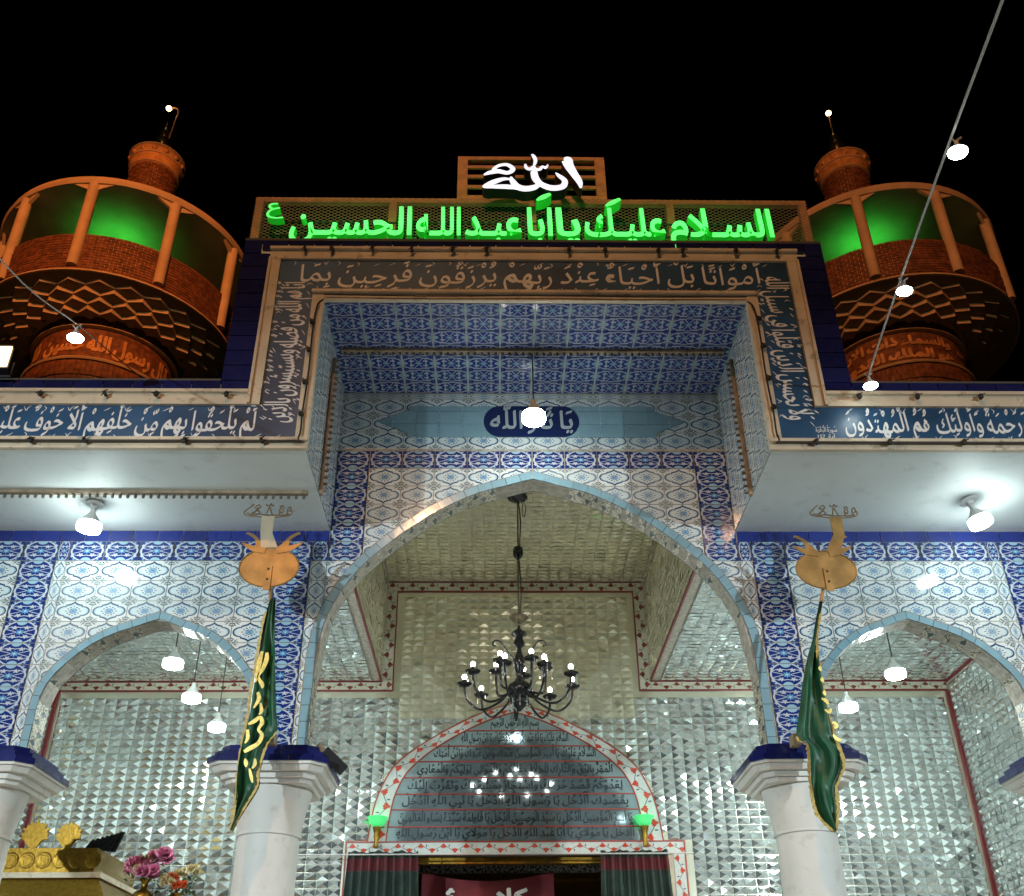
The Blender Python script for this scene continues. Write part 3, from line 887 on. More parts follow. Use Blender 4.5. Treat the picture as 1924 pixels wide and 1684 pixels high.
# ================================================================= LAMPS
def bulb_meshes(body):
    q = MB(); q.lathe([(0, 0), (.020, 0), (.022, -.035), (.030, -.05), (.055, -.085), (.088, -.125), (.094, -.14)], n=28); b_ = q.mesh('bulb_housing', M[body if body != 'flat' else 'bulbbody'], smooth=40)
    q = MB(); q.lathe([(.0945, -.14), (.096, -.148), (.098, -.188), (.094, -.203), (.07, -.213), (0, -.217)] if body != 'flat' else [(.0945, -.14), (.096, -.144), (.092, -.156), (.06, -.166), (0, -.170)], n=28); d_ = q.mesh('bulb_diffuser', M['led' if body != 'bulbyel' else 'led_dim'], smooth=40)
    return b_, d_
BM, BMY, BMF = bulb_meshes('bulbbody'), bulb_meshes('bulbyel'), bulb_meshes('flat')
BMS = (BM[0], BM[1].copy()); BMS[1].materials[0] = M['led_soffit']
BMF[1].materials[0] = M['led_string']
q = MB(); q.lathe([(0, 0), (.075, 0), (.078, -.015), (.035, -.022), (.032, -.05), (0, -.05)], n=24); ROSE = q.mesh('lamp_base', M['bulbbody'], smooth=40)
def led(label, loc, cord=0.0, base=True, scale=1.0, rot=(0, 0, 0), kind='w', group='LED lamps', name='led_lamp'):
    """loc = top of the socket"""
    t = thing(name, label, 'lamp', loc, rot, group)
    bm = BMY if kind == 'y' else BMF if kind == 'f' else BMS if kind == 's' else BM
    if base: obj('lamp_base', ROSE, t, (0, 0, cord+(.05 if not cord else 0)), scale=(scale,)*3)
    if cord:
        q = MB(); q.tube([(0, 0, -.0), (0, 0, cord-.01)], .006, 6); q.build('cord', M['cable'], t)
    obj('bulb_housing', bm[0], t, scale=(scale,)*3); obj('bulb_diffuser', bm[1], t, scale=(scale,)*3)
    return t
led('white LED lamp screwed to the left soffit behind the canopy edge', (-3.72, 7.41, 5.712), rot=(R(3), R(3), 0), kind='s')
led('tilted white LED lamp screwed to the right soffit', (3.685, 7.33, 5.712), rot=(R(-4), R(-12), 0), kind='s')
led('yellowed LED lamp hanging on a cord before the navy plaque', (-.009, 7.22, 6.70), cord=.53, base=False, kind='y', scale=1.06)
for i, (x, y, wh) in enumerate([(-3.365, 9.0, 'nearest'), (-3.45, 10.0, 'middle'), (-3.43, 11.0, 'farthest')]):
    led('%s of the three LED lamps hanging in a row behind the left arch' % wh, (x, y, 5.09), cord=.68, base=False, scale=.95)
for i, (x, y, wh) in enumerate([(3.44, 9.0, 'nearer'), (3.30, 10.0, 'farther')]):
    led('%s LED lamp hanging behind the right arch' % wh, (x, y, 4.98), cord=.79, base=False, scale=.95)
led('LED lamp hanging deep behind the right green flag', (3.2, 11.0, 4.98), cord=.79, base=False, scale=.95)

# string lamps over the courtyard
def string_lamp(label, loc, rot, s=.54):
    t = led(label, loc, base=False, scale=s, rot=rot, name='string_lamp', kind='f', group='LED lamps strung on the wire')
    q = MB(); q.tube([(-.03, 0, .03), (-.008, 0, .0), (.006, 0, .012), (.03, 0, .035)], .006, 6)
    q.build('hook', M['wcable'], t)
RW = [(1.10, .26, 4.49), (1.44, 1.40, 4.98), (1.785, 2.547, 5.468), (2.130, 3.69, 5.955), (2.395, 5.07, 6.20), (2.594, 6.31, 6.30), (2.76, 6.62, 6.45)]
cable('lamp_wire', RW, .008, M['wcable'], 'pale wire strung from above the viewer to the right wing, carrying three lamps', 'wire')
string_lamp('largest string lamp high at the right, nearest the viewer', (2.165, 3.705, 5.95), (R(4), R(6), 0))
string_lamp('middle string lamp before the right minaret', (2.412, 5.082, 6.18), (R(4), R(6), 0))
string_lamp('small string lamp low before the right blue edge tiles', (2.592, 6.30, 6.29), (R(3), R(0), 0), .58)
LW = [(-2.9, 1.5, 4.9), (-3.10, 4.149, 5.50), (-3.42, 5.82, 6.37), (-3.64, 7.1, 7.02), (-3.70, 8.0, 7.4)]
cable('lamp_wire', LW, .005, M['wcable'], 'thin wire crossing before the left minaret with one lamp', 'wire')
string_lamp('string lamp before the left minaret', (-3.423, 5.80, 6.33), (R(2), R(-5), 0), .60)
# posts that carry the wires, outside the frame
def wire_post(x, y, h, label):
    t = thing('wire_post', label, 'post', (x, y, 0))
    q = MB(); q.tube([(0, 0, 6.45), (0, 0, h)], .03, 10); q.build('pole', M['steel'], t)
wire_post(-3.70, 8.02, 7.42, 'thin steel post on the left wing roof holding the lamp wire')
# warm floodlight on the left wing
t = thing('floodlight', 'warm glowing floodlight at the left picture edge above the wing', 'floodlight', (-4.33, 6.42, 6.40))
q = MB(); q.box(-.11, .11, .02, .09, 0.03, .27); q.box(-.11, .11, -.0, .02, .03, .045); q.box(-.11, .11, 0, .02, .255, .27); q.build('housing', M['black_side'], t)
q = MB(); q.box(-.098, .098, .004, .018, .047, .253); q.build('glass', M['warmflood'], t)
q = MB(); q.tube([(-.13, .05, .12), (-.13, .05, -.01), (.13, .05, -.01), (.13, .05, .12)], .012, 6); q.build('bracket', M['black_side'], t)
# street mast with sodium lamp behind the viewer: the orange light of the night scene
SL = Vector((-1.9, -6.0, 13.0))
t = thing('street_mast', 'tall street mast with orange sodium lamp behind the viewer', 'street lamp', (SL.x-1.2, SL.y-.3, 0))
q = MB(); q.tube([(0, 0, 12.5), (0, 0, 14.9)], .05, 8); q.tube([(0, 0, 0), (0, 0, 12.6), (.3, .1, 12.95), (1.0, .25, 13.15)], [.12, .08, .06, .05], 12); q.build('pole', M['steel'], t)
q = MB(); q.box(.85, 1.55, .1, .5, 13.07, 13.22, skip='d'); q.build('lamp_head', M['black_side'], t)
q = MB(); q.box(.95, 1.45, .16, .44, 13.035, 13.069); q.build('lamp_glass', M['sodium'], t)
def light(name, kind, loc, col, power, parent=None, **kw):
    l = bpy.data.lights.new(name, kind); l.color = col; l.energy = power
    for k, v in kw.items(): setattr(l, k, v)
    o = bpy.data.objects.new(name, l); COL.objects.link(o); o.location = loc
    if parent: o.parent = parent
    return o
def aim(o, target, origin=None):
    o.rotation_euler = (Vector(target)-(Vector(origin) if origin else o.location)).to_track_quat('-Z', 'Y').to_euler()
o = light('sodium_light', 'SPOT', (1.2, .3, 12.98), (1.0, .52, .24), 2600, t, spot_size=R(110), spot_blend=.5, shadow_soft_size=.11)
aim(o, (-1.5, 10, 6.5), SL)
for k, (tx, pw) in enumerate(((-6.6, 13000), (6.13, 5600))):
    q = MB(); q.box(-.16, .16, -.12, .06, -.14, .14); fh = q.build('minaret_floodlight', M['black_side'], t, loc=(-.25+.5*k, .1, 14.9))
    o = light('minaret_flood', 'SPOT', (0, .12, 0), (1.0, .22, .028), pw, fh, spot_size=R(19), spot_blend=.35, shadow_soft_size=.12)
    aim(o, (tx, 13, 13.2), Vector((SL.x-1.2-.25+.5*k, SL.y-.3+.22, 14.9)))

for i, (x, y, zz, pw, wh) in enumerate(((-6.2, -1.6, 5.0, 2500, 'left'), (6.6, -1.2, 5.0, 2300, 'right'))):
    t = thing('courtyard_lamp', 'white LED lamp on a post behind the viewer, %s' % wh, 'street lamp', (x, y, 0), group='lamp posts round the courtyard')
    q = MB(); q.tube([(0, 0, 0), (0, 0, zz+.1), (0, .25, zz+.22), (0, .5, zz+.2)], [.05, .04, .03, .03], 10); q.build('pole', M['steel'], t)
    obj('bulb_housing', BMF[0], t, (0, .5, zz+.2)); obj('bulb_diffuser', BMF[1], t, (0, .5, zz+.2))
    aim(light('lamp_light', 'SPOT', (0, .5, zz-.02), (.78, .94, 1.0), pw, t, shadow_soft_size=.06, spot_size=R(74), spot_blend=.8), (x*.45, 8.0, 1.6), (x, y+.5, zz))

# ================================================================= COLUMNS
def column(x, label, ledge_box=False):
    t = thing('column', label, 'column', (x, 8.0, 0), group='round white columns carrying the arches')
    q = MB(); q.lathe([(.34, .3), (.34, .42), (.26, .46), (.232, .52), (.232, 3.152)], n=40); q.build('shaft', M['column'], t, smooth=40)
    q = MB(); q.lathe([(.236, 3.152), (.244, 3.156), (.244, 3.170), (.236, 3.174)], n=40); q.build('neck_ring', M['column'], t, smooth=40)
    q = MB(); q.lathe([(.236, 3.174), (.262, 3.35), (.30, 3.50), (.305, 3.5)], n=40); q.build('shaft_flare', M['column'], t, smooth=40)
    def oct_(hw, hd, c): return [(-hw+c, -hd), (hw-c, -hd), (hw, -hd+c), (hw, hd-c), (hw-c, hd), (-hw+c, hd), (-hw, hd-c), (-hw, -hd+c)]
    def slab(mb, hw0, hw1, z0, z1, m=0):
        A = oct_(hw0, hw0, hw0*.22); B = oct_(hw1, hw1, hw1*.22); n = 8
        for i in range(n):
            a, b = A[i], A[(i+1) % n]; c, d = B[(i+1) % n], B[i]
            mb.face([(a[0], a[1], z0), (b[0], b[1], z0), (c[0], c[1], z1), (d[0], d[1], z1)], None, m)
        mb.face([(p[0], p[1], z0) for p in A[::-1]], None, m); mb.face([(p[0], p[1], z1) for p in B], None, m)
    q = MB(); slab(q, .322, .326, 3.50, 3.53); slab(q, .355, .362, 3.532, 3.570); slab(q, .405, .425, 3.572, 3.612); slab(q, .443, .446, 3.614, 3.632); q.build('capital', M['column'], t)
    # stepped ledge of navy tiles, each tile its own piece
    for k, (hw, z0, z1) in enumerate(((.458, 3.634, 3.678), (.415, 3.680, 3.725), (.372, 3.727, 3.772))):
        P_ = oct_(hw, hw, hw*.22)
        for i in range(8):
            a, b = Vector((*P_[i], 0)), Vector((*P_[(i+1) % 8], 0)); L = (b-a).length; n = max(1, round(L/.2))
            d = (b-a).normalized(); nn = Vector((-d.y, d.x, 0))
            if i in (4,): continue
            for j in range(n):
                g = .0025; p, r = a+d*(L*j/n+g), a+d*(L*(j+1)/n-g)
                mb = MB(); dep = .07
                v = [(c.x, c.y, z) for z in (z0, z1) for c in (p, r, r+nn*dep, p+nn*dep)]
                for f in ((0, 1, 5, 4), (1, 2, 6, 5), (2, 3, 7, 6), (3, 0, 4, 7), (4, 5, 6, 7), (3, 2, 1, 0)): mb.face([v[m_] for m_ in f])
                mb.build('ledge_tile', M['navy_dk'], t)
        mb = MB(); slab(mb, hw-.03, hw-.03, z0+.001, z1-.003); mb.build('ledge_core', M['grout'], t)
    return t
column(-4.28, 'white column at the left picture edge, cut by the frame')
column(-2.07, 'white column left of the main arch, green flag in front')
column(2.06, 'white column right of the main arch, green flag in front')
column(4.30, 'white column at the right picture edge, only its capital showing')
# black loudspeaker on the left capital
t = thing('loudspeaker', 'small black loudspeaker hanging off the right corner of the left capital', 'loudspeaker', (-1.60, 7.80, 3.70), (R(20), R(38), R(25)))
q = MB(); q.box(-.10, .12, -.05, .05, -.045, .045); q.build('cabinet', M['black_side'], t)
q = MB(); q.tube([(.10, 0, .05), (.14, .0, .07), (.17, 0, .03), (.15, 0, -.03)], .004, 5); q.build('cord', M['wcable'], t)
q = MB(); q.box(-.17, -.10, -.03, .03, -.02, .02); q.build('mount', M['rail'], t)

# ================================================================= HALL
XHL, XHR, WL, WR, ZW = -5.73, 5.32, -1.75, 1.60, 7.15
ZH = 5.80
hall = thing('mirror_hall', 'inner hall lined with faceted mirror mosaic and vine borders', 'hall')
def pyr_mesh(w_, h_, d_):
    q = MB(); a, b = w_/2-.002, h_/2-.002
    c = [(-a, 0, -b), (a, 0, -b), (a, 0, b), (-a, 0, b)]; ap = (0, -d_, 0)
    for i in range(4): q.face([c[i], c[(i+1) % 4], ap])
    return q
CW, CH = .138, .0845
PD = .0185
pyrs = pyr_mesh(CW, CH, PD)
pm = pyrs.mesh('mirror_facet', M['mir'])
# back wall: nearest 300 cells are single pieces, the rest one mesh
def arch_out(dx):
    dx = abs(dx)
    P_ = [(0, 5.52), (.36, 5.41), (.78, 5.21), (1.15, 4.99), (1.42, 4.77), (1.57, 4.51), (1.65, 4.26), (1.70, 3.89)]
    for (a, b), (c, d) in zip(P_, P_[1:]):
        if a <= dx <= c: return b+(d-b)*(dx-a)/(c-a)
    return -1
PCX = -.10
cells = []
nx0, nx1 = int((XHL)/CW)-1, int(XHR/CW)+1
for i in range(nx0, nx1+1):
    for j in range(0, 54):
        x, z = (i+.5)*CW, 2.55+(j+.5)*CH
        if x-CW/2 < XHL+.02 or x+CW/2 > XHR-.02: continue
        inwell = WL+.14 < x-CW/2 and x+CW/2 < WR-.14
        if z+CH/2 > (7.02 if inwell else 5.665): continue
        if abs(x-PCX) < 1.93+CW/2 and z-CH/2 < 3.895: continue
        if z+.0 < arch_out(x-PCX): continue
        cells.append((x, z, inwell and z > 5.3))
cells.sort(key=lambda c: (c[1], abs(c[0])))
rest = MB(); resty = MB(); n_single = 0
def add_pyr(mb, T, w_, h_, d_, tilt=.03):
    """T maps local (x along, depth, y up) to world"""
    a, b = w_/2-.002, h_/2-.002
    rx, rz = random.gauss(0, tilt), random.gauss(0, tilt)
    c = [(-a, 0, -b), (a, 0, -b), (a, 0, b), (-a, 0, b)]
    c = [(x, y + x*rz + z*rx - .004, z) for x, y, z in c]; ap = (random.gauss(0, .003), -d_*random.uniform(.75, 1.25)-.004, random.gauss(0, .002))
    for i in range(4): mb.face([T(*c[i]), T(*c[(i+1) % 4]), T(*ap)])
for x, z, yl in cells:
    if not yl and n_single < 300 and abs(x) < 5.4:
        obj('mirror_facet', pm, hall, (x, YB-.006, z), (random.gauss(0, .028), 0, random.gauss(0, .028)), scale=(1, random.uniform(.75, 1.25), 1)); n_single += 1
    else: add_pyr(resty if yl else rest, lambda a, b, c, x=x, z=z: (x+a, YB-.002+b, z+c), CW, CH, PD)
rest.build('mirror_mosaic', M['mir'], hall, kind='stuff')
# ceilings
low = MB(); pw, ph = .138, .10
y = YI+.03
ny = int((YB-YI)/ph)
for j in range(ny):
    yy = YI+.01+(j+.5)*ph
    for i in range(int((XHR-XHL)/pw)+1):
        xx = XHL+(i+.5)*pw
        if xx > XHR-.05: continue
        if WL-.01 < xx+pw/2 and xx-pw/2 < WR+.01: continue
        add_pyr(low, lambda a, b, c, x=xx, y=yy: (x+a, y+c, ZH+b-.002), pw, ph, .009, .03)
low.build('ceiling_mosaic', M['mir'], hall, kind='stuff')
for j in range(ny):
    yy = YI+.01+(j+.5)*ph
    for i in range(int((WR-WL)/pw)):
        add_pyr(resty, lambda a, b, c, x=WL+(i+.7)*pw, y=yy: (x+a, y+c, ZW+b-.002), pw, ph, .009, .03)
for s, xw in ((1, WL), (-1, WR)):
    for j in range(ny):
        for k in range(int((ZW-ZH)/CH)):
            add_pyr(resty, lambda a, b, c, y=YI+.01+(j+.5)*ph, z=ZH+.02+(k+.5)*CH: (xw+s*(.004-b), y-s*a*(ph/pw), z+c), pw, CH, .010, .03)
resty.build('well_mosaic', M['mir_y'], hall, kind='stuff')
side = MB()
for s, xw in ((1, XHL), (-1, XHR)):
    for j in range(int((YB-YI)/CW)):
        for k in range(36):
            z = 2.7+(k+.5)*CH
            if z > 5.72: continue
            add_pyr(side, lambda a, b, c, y=YB-.05-(j+.5)*CW, z=z: (xw+s*(.004-b), y-s*a, z+c), CW, CH, PD)
side.build('side_mosaic', M['mir'], hall, kind='stuff')
# carcass
mb = MB()
mb.box(XHL-.3, PCX-1.70, YB+.004, YB+.3, .3, 7.4); mb.box(PCX+1.70, XHR+.3, YB+.004, YB+.3, .3, 7.4); mb.box(PCX-1.699, PCX+1.699, YB+.004, YB+.3, 3.745, 7.4)
mb.build('back_wall', M['darkgrout'], hall)
mb = MB(); mb.box(XHL, PCX-1.95, YB-.0015, YB+.003, 2.3, 5.8); mb.box(PCX+1.95, XHR, YB-.0015, YB+.003, 2.3, 5.8); mb.box(PCX-1.949, PCX+1.949, YB-.0015, YB+.003, 3.9, 5.8); mb.box(WL, WR, YB-.0015, YB+.003, 5.801, 7.15); mb.build('mirror_backing', M['mir_y'], hall)
mb = MB(); mb.box(XHL-.3, XHL-.002, YI+.002, YB, .3, 6.3); mb.build('side_wall', M['grout'], hall)
mb = MB(); mb.box(XHR+.002, XHR+.3, YI+.002, YB, .3, 6.3); mb.build('side_wall', M['grout'], hall)
mb = MB()
mb.box(XHL-.3, WL-.004, YI+.002, YB+.3, ZH+.006, 6.3); mb.box(WR+.004, XHR+.3, YI+.002, YB+.3, ZH+.006, 6.3)
mb.box(WL-.2, WL-.004, YI+.002, YB, 6.301, 7.4); mb.box(WR+.004, WR+.2, YI+.002, YB, 6.301, 7.4)
mb.box(WL-.2, WR+.2, YI+.002, YB, ZW+.006, 7.45)
mb.build('ceiling_slab', M['grout'], hall)
# borders on the back wall
def border(mb, x0, x1, z0, z1, vert=False, yy=None):
    yy = YB-.022 if yy is None else yy
    L = (z1-z0 if vert else x1-x0)/.26
    if vert: uv = [(0, 0), (0, 1), (L, 1), (L, 0)]
    else: uv = [(0, 0), (L, 0), (L, 1), (0, 1)]
    mb.face([(x0, yy, z0), (x1, yy, z0), (x1, yy, z1), (x0, yy, z1)], uv)
    for q in (((x0, z0), (x1, z0)), ((x1, z0), (x1, z1)), ((x1, z1), (x0, z1)), ((x0, z1), (x0, z0))):
        mb.face([(q[0][0], yy, q[0][1]), (q[0][0], YB, q[0][1]), (q[1][0], YB, q[1][1]), (q[1][0], yy, q[1][1])])
segs = [(XHL+.02, WL+.002, 5.69, 5.785, False), (WR-.002, XHR-.02, 5.69, 5.785, False), (WL+.004, WL+.135, 5.69, 7.02, True), (WR-.135, WR-.004, 5.69, 7.02, True), (WL+.004, WR-.004, 7.022, 7.14, False)]
for sgm in segs: mb = MB(); border(mb, *sgm); mb.build('vine_border', M['vine'], hall)
mb = MB(); e = .013
def bar(x0, x1, z0, z1, y0=YB-.030): mb.box(x0, x1, y0, YB-.001, z0, z1)
bar(XHL+.02, WL, 5.786, 5.80); bar(WR, XHR-.02, 5.786, 5.80); bar(XHL+.02, WL+.148, 5.672, 5.688); bar(WR-.148, XHR-.02, 5.672, 5.688)
bar(WL-.012, WL+.003, 5.801, 7.142); bar(WR-.003, WR+.012, 5.801, 7.142); bar(WL-.012, WR+.012, 7.143, 7.158)
bar(WL+.136, WL+.148, 5.689, 7.008); bar(WR-.148, WR-.136, 5.689, 7.008); bar(WL+.136, WR-.136, 7.009, 7.021)
# ridges along the edges of the raised well, running towards the arch
for xw in (WL, WR):
    mb.box(xw-.012, xw+.012, YI+.01, YB-.031, ZH-.014, ZH+.003); mb.box(xw-.010, xw+.010, YI+.01, YB-.031, ZW-.012, ZW+.002)
mb.box(XHR-.04, XHR-.006, YB-.045, YB-.001, 2.4, 5.668); mb.box(XHL+.006, XHL+.04, YB-.045, YB-.001, 2.4, 5.668)
mb.box(XHR-.03, XHR-.006, YI+.01, YB-.05, ZH-.03, ZH-.006); mb.box(XHL+.006, XHL+.03, YI+.01, YB-.05, ZH-.03, ZH-.006)
mb.build('red_trim', M['dkred'], hall)
# vine border on the right cheek of the well
for xw, s in ((WR, -1), (WL, 1)):
    mb = MB(); L = (YB-YI)/.26
    mb.face([(xw+s*.02, YI+.02, ZW-.12), (xw+s*.02, YB-.04, ZW-.12), (xw+s*.02, YB-.04, ZW-.02), (xw+s*.02, YI+.02, ZW-.02)], [(0, 0), (L, 0), (L, 1), (0, 1)]); mb.build('vine_border', M['vine'], hall)
# ---- inscription panel (pointed arch)
PO = [(0, 5.52), (.36, 5.41), (.78, 5.21), (1.15, 4.99), (1.42, 4.77), (1.57, 4.51), (1.65, 4.26), (1.70, 3.89)]
PI_ = [(0, 5.405), (.33, 5.30), (.70, 5.12), (1.03, 4.91), (1.27, 4.69), (1.39, 4.47), (1.45, 4.24), (1.49, 3.89)]
def prof(P_): 
    Q = catmull(P_, 5); return [(PCX-x, z) for x, z in Q[::-1]] + [(PCX+x, z) for x, z in Q[1:]]
po, pi_ = prof(PO), prof(PI_)
mb = MB(); s = 0
for i in range(len(po)-1):
    l = math.dist(po[i], po[i+1])
    a, b, c, d = po[i], po[i+1], pi_[i+1], pi_[i]
    mb.face([(a[0], YB-.024, a[1]), (d[0], YB-.024, d[1]), (c[0], YB-.024, c[1]), (b[0], YB-.024, b[1])], [(s*3.0, 0), (s*3.0, 1), ((s+l)*3.0, 1), ((s+l)*3.0, 0)])
    mb.face([(a[0], YB-.024, a[1]), (b[0], YB-.024, b[1]), (b[0], YB, b[1]), (a[0], YB, a[1])]); s += l
mb.build('flower_border', M['redvine'], hall)
mb = MB(); mb.poly(pi_, YB-.020, YB-.001); panel = mb.build('inscription_panel', M['mir_flat'], hall)
mb = MB()
for pp in (po, pi_): mb.tube([(x, YB-.026, z) for x, z in pp], .0085, 5)
lines = [5.174, 4.986, 4.801, 4.612, 4.421, 4.244, 4.052, 3.885]
def half(z):
    for (a, b), (c, d) in zip(PI_, PI_[1:]):
        if d <= z <= b: return a+(c-a)*(b-z)/(b-d)
    return 1.49
for z in lines: h = half(z); mb.box(PCX-h, PCX+h, YB-.030, YB-.021, z-.006, z+.006)
mb.build('ruling', M['redpaint'], panel)
TX = ['بِسْمِ اللّٰهِ الرَّحْمٰنِ الرَّحِيمِ', 'السَّلَامُ عَلَيْكَ يَا أَبَا عَبْدِ اللّٰهِ السَّلَامُ عَلَيْكَ يَا ابْنَ رَسُولِ اللّٰهِ',
      'السَّلَامُ عَلَيْكَ يَا أَمِيرَ الْمُؤْمِنِينَ عَبْدُكَ وَابْنُ عَبْدِكَ وَابْنُ أَمَتِكَ', 'الْمُقِرُّ بِالرِّقِّ وَالتَّارِكُ لِلْخِلَافِ عَلَيْكُمْ وَالْمُوَالِي لِوَلِيِّكُمْ وَالْمُعَادِي',
      'لِعَدُوِّكُمْ قَصَدَ حَرَمَكَ وَاسْتَجَارَ بِمَشْهَدِكَ وَتَقَرَّبَ إِلَيْكَ', 'بِقَصْدِكَ أَأَدْخُلُ يَا رَسُولَ اللّٰهِ أَأَدْخُلُ يَا نَبِيَّ اللّٰهِ أَأَدْخُلُ',
      'يَا أَمِيرَ الْمُؤْمِنِينَ أَأَدْخُلُ يَا سَيِّدَ الْوَصِيِّينَ أَأَدْخُلُ يَا فَاطِمَةُ سَيِّدَةَ نِسَاءِ الْعَالَمِينَ', 'أَأَدْخُلُ يَا مَوْلَايَ يَا أَبَا عَبْدِ اللّٰهِ أَأَدْخُلُ يَا مَوْلَايَ يَا ابْنَ رَسُولِ اللّٰهِ']
for i, s_ in enumerate(TX):
    z = lines[i]; top = lines[i-1] if i else 5.32
    wd = 2*half(z + (.10 if i else .04))*.93*(.62 if i == 0 else 1)
    if i == 1: wd *= .92
    lettering(panel, M['blackink'], s_, wd, .115, lambda u, v, k: (PCX-wd/2+u, YB-.0215-k, z+.062+v), nib=.0028, off=.0, dz=.0002)
# ---- door surround
mb = MB()
border(mb, PCX-1.93, PCX+1.93, 3.757, 3.878, False, YB-.026); 
mb.build('flower_border', M['redvine'], hall)
for s in (-1, 1):
    mb = MB(); a, b = (PCX-1.93, PCX-1.80) if s < 0 else (PCX+1.80, PCX+1.93); border(mb, a, b, 2.2, 3.755, True, YB-.026); mb.build('flower_border', M['redvine'], hall)
mb = MB()
for x0, x1, z0, z1 in ((PCX-1.945, PCX+1.945, 3.879, 3.892), (PCX-1.798, PCX+1.798, 3.742, 3.756), (PCX-1.945, PCX-1.931, 2.2, 3.878), (PCX+1.931, PCX+1.945, 2.2, 3.878)): mb.box(x0, x1, YB-.034, YB-.001, z0, z1)
mb.build('red_trim', M['redpaint'], hall)
for s in (-1, 1):
    mb = MB(); a, b = sorted((PCX+s*1.70, PCX+s*1.799)); mb.box(a, b, YB-.02, YB, 2.2, 3.741); mb.build('door_jamb', M['cream'], hall)
# room beyond the door
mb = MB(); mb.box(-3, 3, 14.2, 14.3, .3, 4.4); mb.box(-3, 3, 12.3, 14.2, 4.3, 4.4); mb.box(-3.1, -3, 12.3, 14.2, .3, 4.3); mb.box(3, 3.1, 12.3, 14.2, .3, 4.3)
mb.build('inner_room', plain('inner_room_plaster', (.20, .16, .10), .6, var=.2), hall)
t = thing('golden_screen', 'dim golden screen seen above the red banner in the doorway', 'screen', (0, 13.3, .32))
mb = MB(); mb.box(-1.5, 1.5, 0, .5, 0, 3.35); mb.build('screen_body', M['gold'], t)
mb = MB(); mb.box(-1.6, 1.6, -.06, .56, 3.352, 3.42); mb.box(-1.55, 1.55, -.04, .54, 3.15, 3.20); mb.build('cornice', M['gold'], t)
mb = MB(); mb.box(-1.7, 1.7, -.10, -.061, 3.43, 3.52); mb.build('silver_frieze', mat_two_tone('frieze_print', (.5, .5, .5), (.04, .04, .04), 30, .5, .3), t)
# gilded beam at the head of the door, in segments
t = thing('door_beam', 'golden beam in four lengths across the head of the doorway', 'beam', (0, 12.12, 3.70))
for i in range(5):
    mb = MB(); mb.box(-1.55+i*.61, -1.55+(i+1)*.61-.012, -.04, .04, -.035, .035); mb.build('beam_length', M['gold'], t)

# curtains
def curtain(x0, x1, label, phase):
    t = thing('curtain', label, 'curtain', ((x0+x1)/2, 11.86, 3.76), group='green curtains at the doorway')
    def sheet(za, zb, mat, name, off):
        q = MB(); n = 64; rows = 10; W_ = x1-x0
        def P(i, j):
            u = i/n; z = za+(zb-za)*j/rows
            flare = 1+.10*max(0, -z)
            return ((u-.5)*W_*flare, off+.035*math.sin(u*55+phase+.3*math.sin(z*3))+.015*math.sin(u*23+z*2), z+.012*math.sin(u*19+phase)*(1 if za > -.05 and j == 0 else 0))
        for i in range(n):
            for j in range(rows): q.face([P(i, j+1), P(i+1, j+1), P(i+1, j), P(i, j)])
        q.build(name, mat, t, smooth=True)
    sheet(0, -.07, M['curtain'], 'heading', 0); sheet(-.07, -.205, M['curtband'], 'border_band', -.004); sheet(-.205, -2.4, M['curtain'], 'drape', 0)
curtain(-1.99, -1.20, 'dark green curtain with maroon band left of the doorway', 0)
curtain(.86, 1.62, 'dark green curtain with maroon band right of the doorway', 2)
mb = MB(); mb.tube([(-2.8, 11.80, 3.72), (1.9, 11.80, 3.72)], .008, 8); tag(mb.build('curtain_rod', M['wcable']), 'thin steel rod carrying both curtains over the doorway', 'rod')
# red banner
t = thing('red_banner', 'dark red cloth banner with white lettering hanging in the doorway', 'banner', (-.42, 12.5, 3.6))
def rb(u): return .05-.11*math.sin(u*math.pi)
q = MB(); n = 30
def P(i, j):
    u = i/n; z = rb(u)+(-1.3-rb(u))*j/8
    return ((u-.5)*1.55, .03*math.sin(u*9+j*.5), z)
for i in range(n):
    for j in range(8): q.face([P(i, j+1), P(i+1, j+1), P(i+1, j), P(i, j)])
q.build('cloth', M['redcloth'], t, smooth=True)
for tx_, xo, wd_ in (('كلا', .10, .36), ('ثـ', -.60, .22)):
    lettering(t, M['letter'], tx_, wd_, .20, lambda u, v, k: (xo+u, -.045-k, -.31+v), nib=.008, off=.02)

# green wall sconces
def sconce(x, label):
    t = thing('wall_sconce', label, 'sconce', (x, YB-.03, 3.80), group='green glass sconces beside the inscription')
    q = MB(); q.lathe([(0, 0), (.02, .0), (.03, .03), (.022, .07), (.035, .12), (.03, .16), (.045, .2), (.05, .23), (0, .23)], (0, -.10, 0), 20); q.build('stem', M['gold'], t, smooth=50)
    q = MB(); q.tube([(0, 0, .06), (0, -.05, .03), (0, -.10, .05)], .012, 8); q.build('bracket', M['gold'], t)
    q = MB(); q.lathe([(.0, .235), (.055, .24), (.085, .27), (.10, .31), (.125, .335), (.12, .337), (.09, .315), (0, .30)], (0, -.10, 0), 28); q.build('glass_bowl', M['greenglass'], t, smooth=60)
    light('sconce_light', 'POINT', (0, -.10, .36), (.1, 1, .3), .35, t, shadow_soft_size=.04)
sconce(-1.685, 'green glass sconce left of the inscription arch'); sconce(1.375, 'green glass sconce right of the inscription arch')

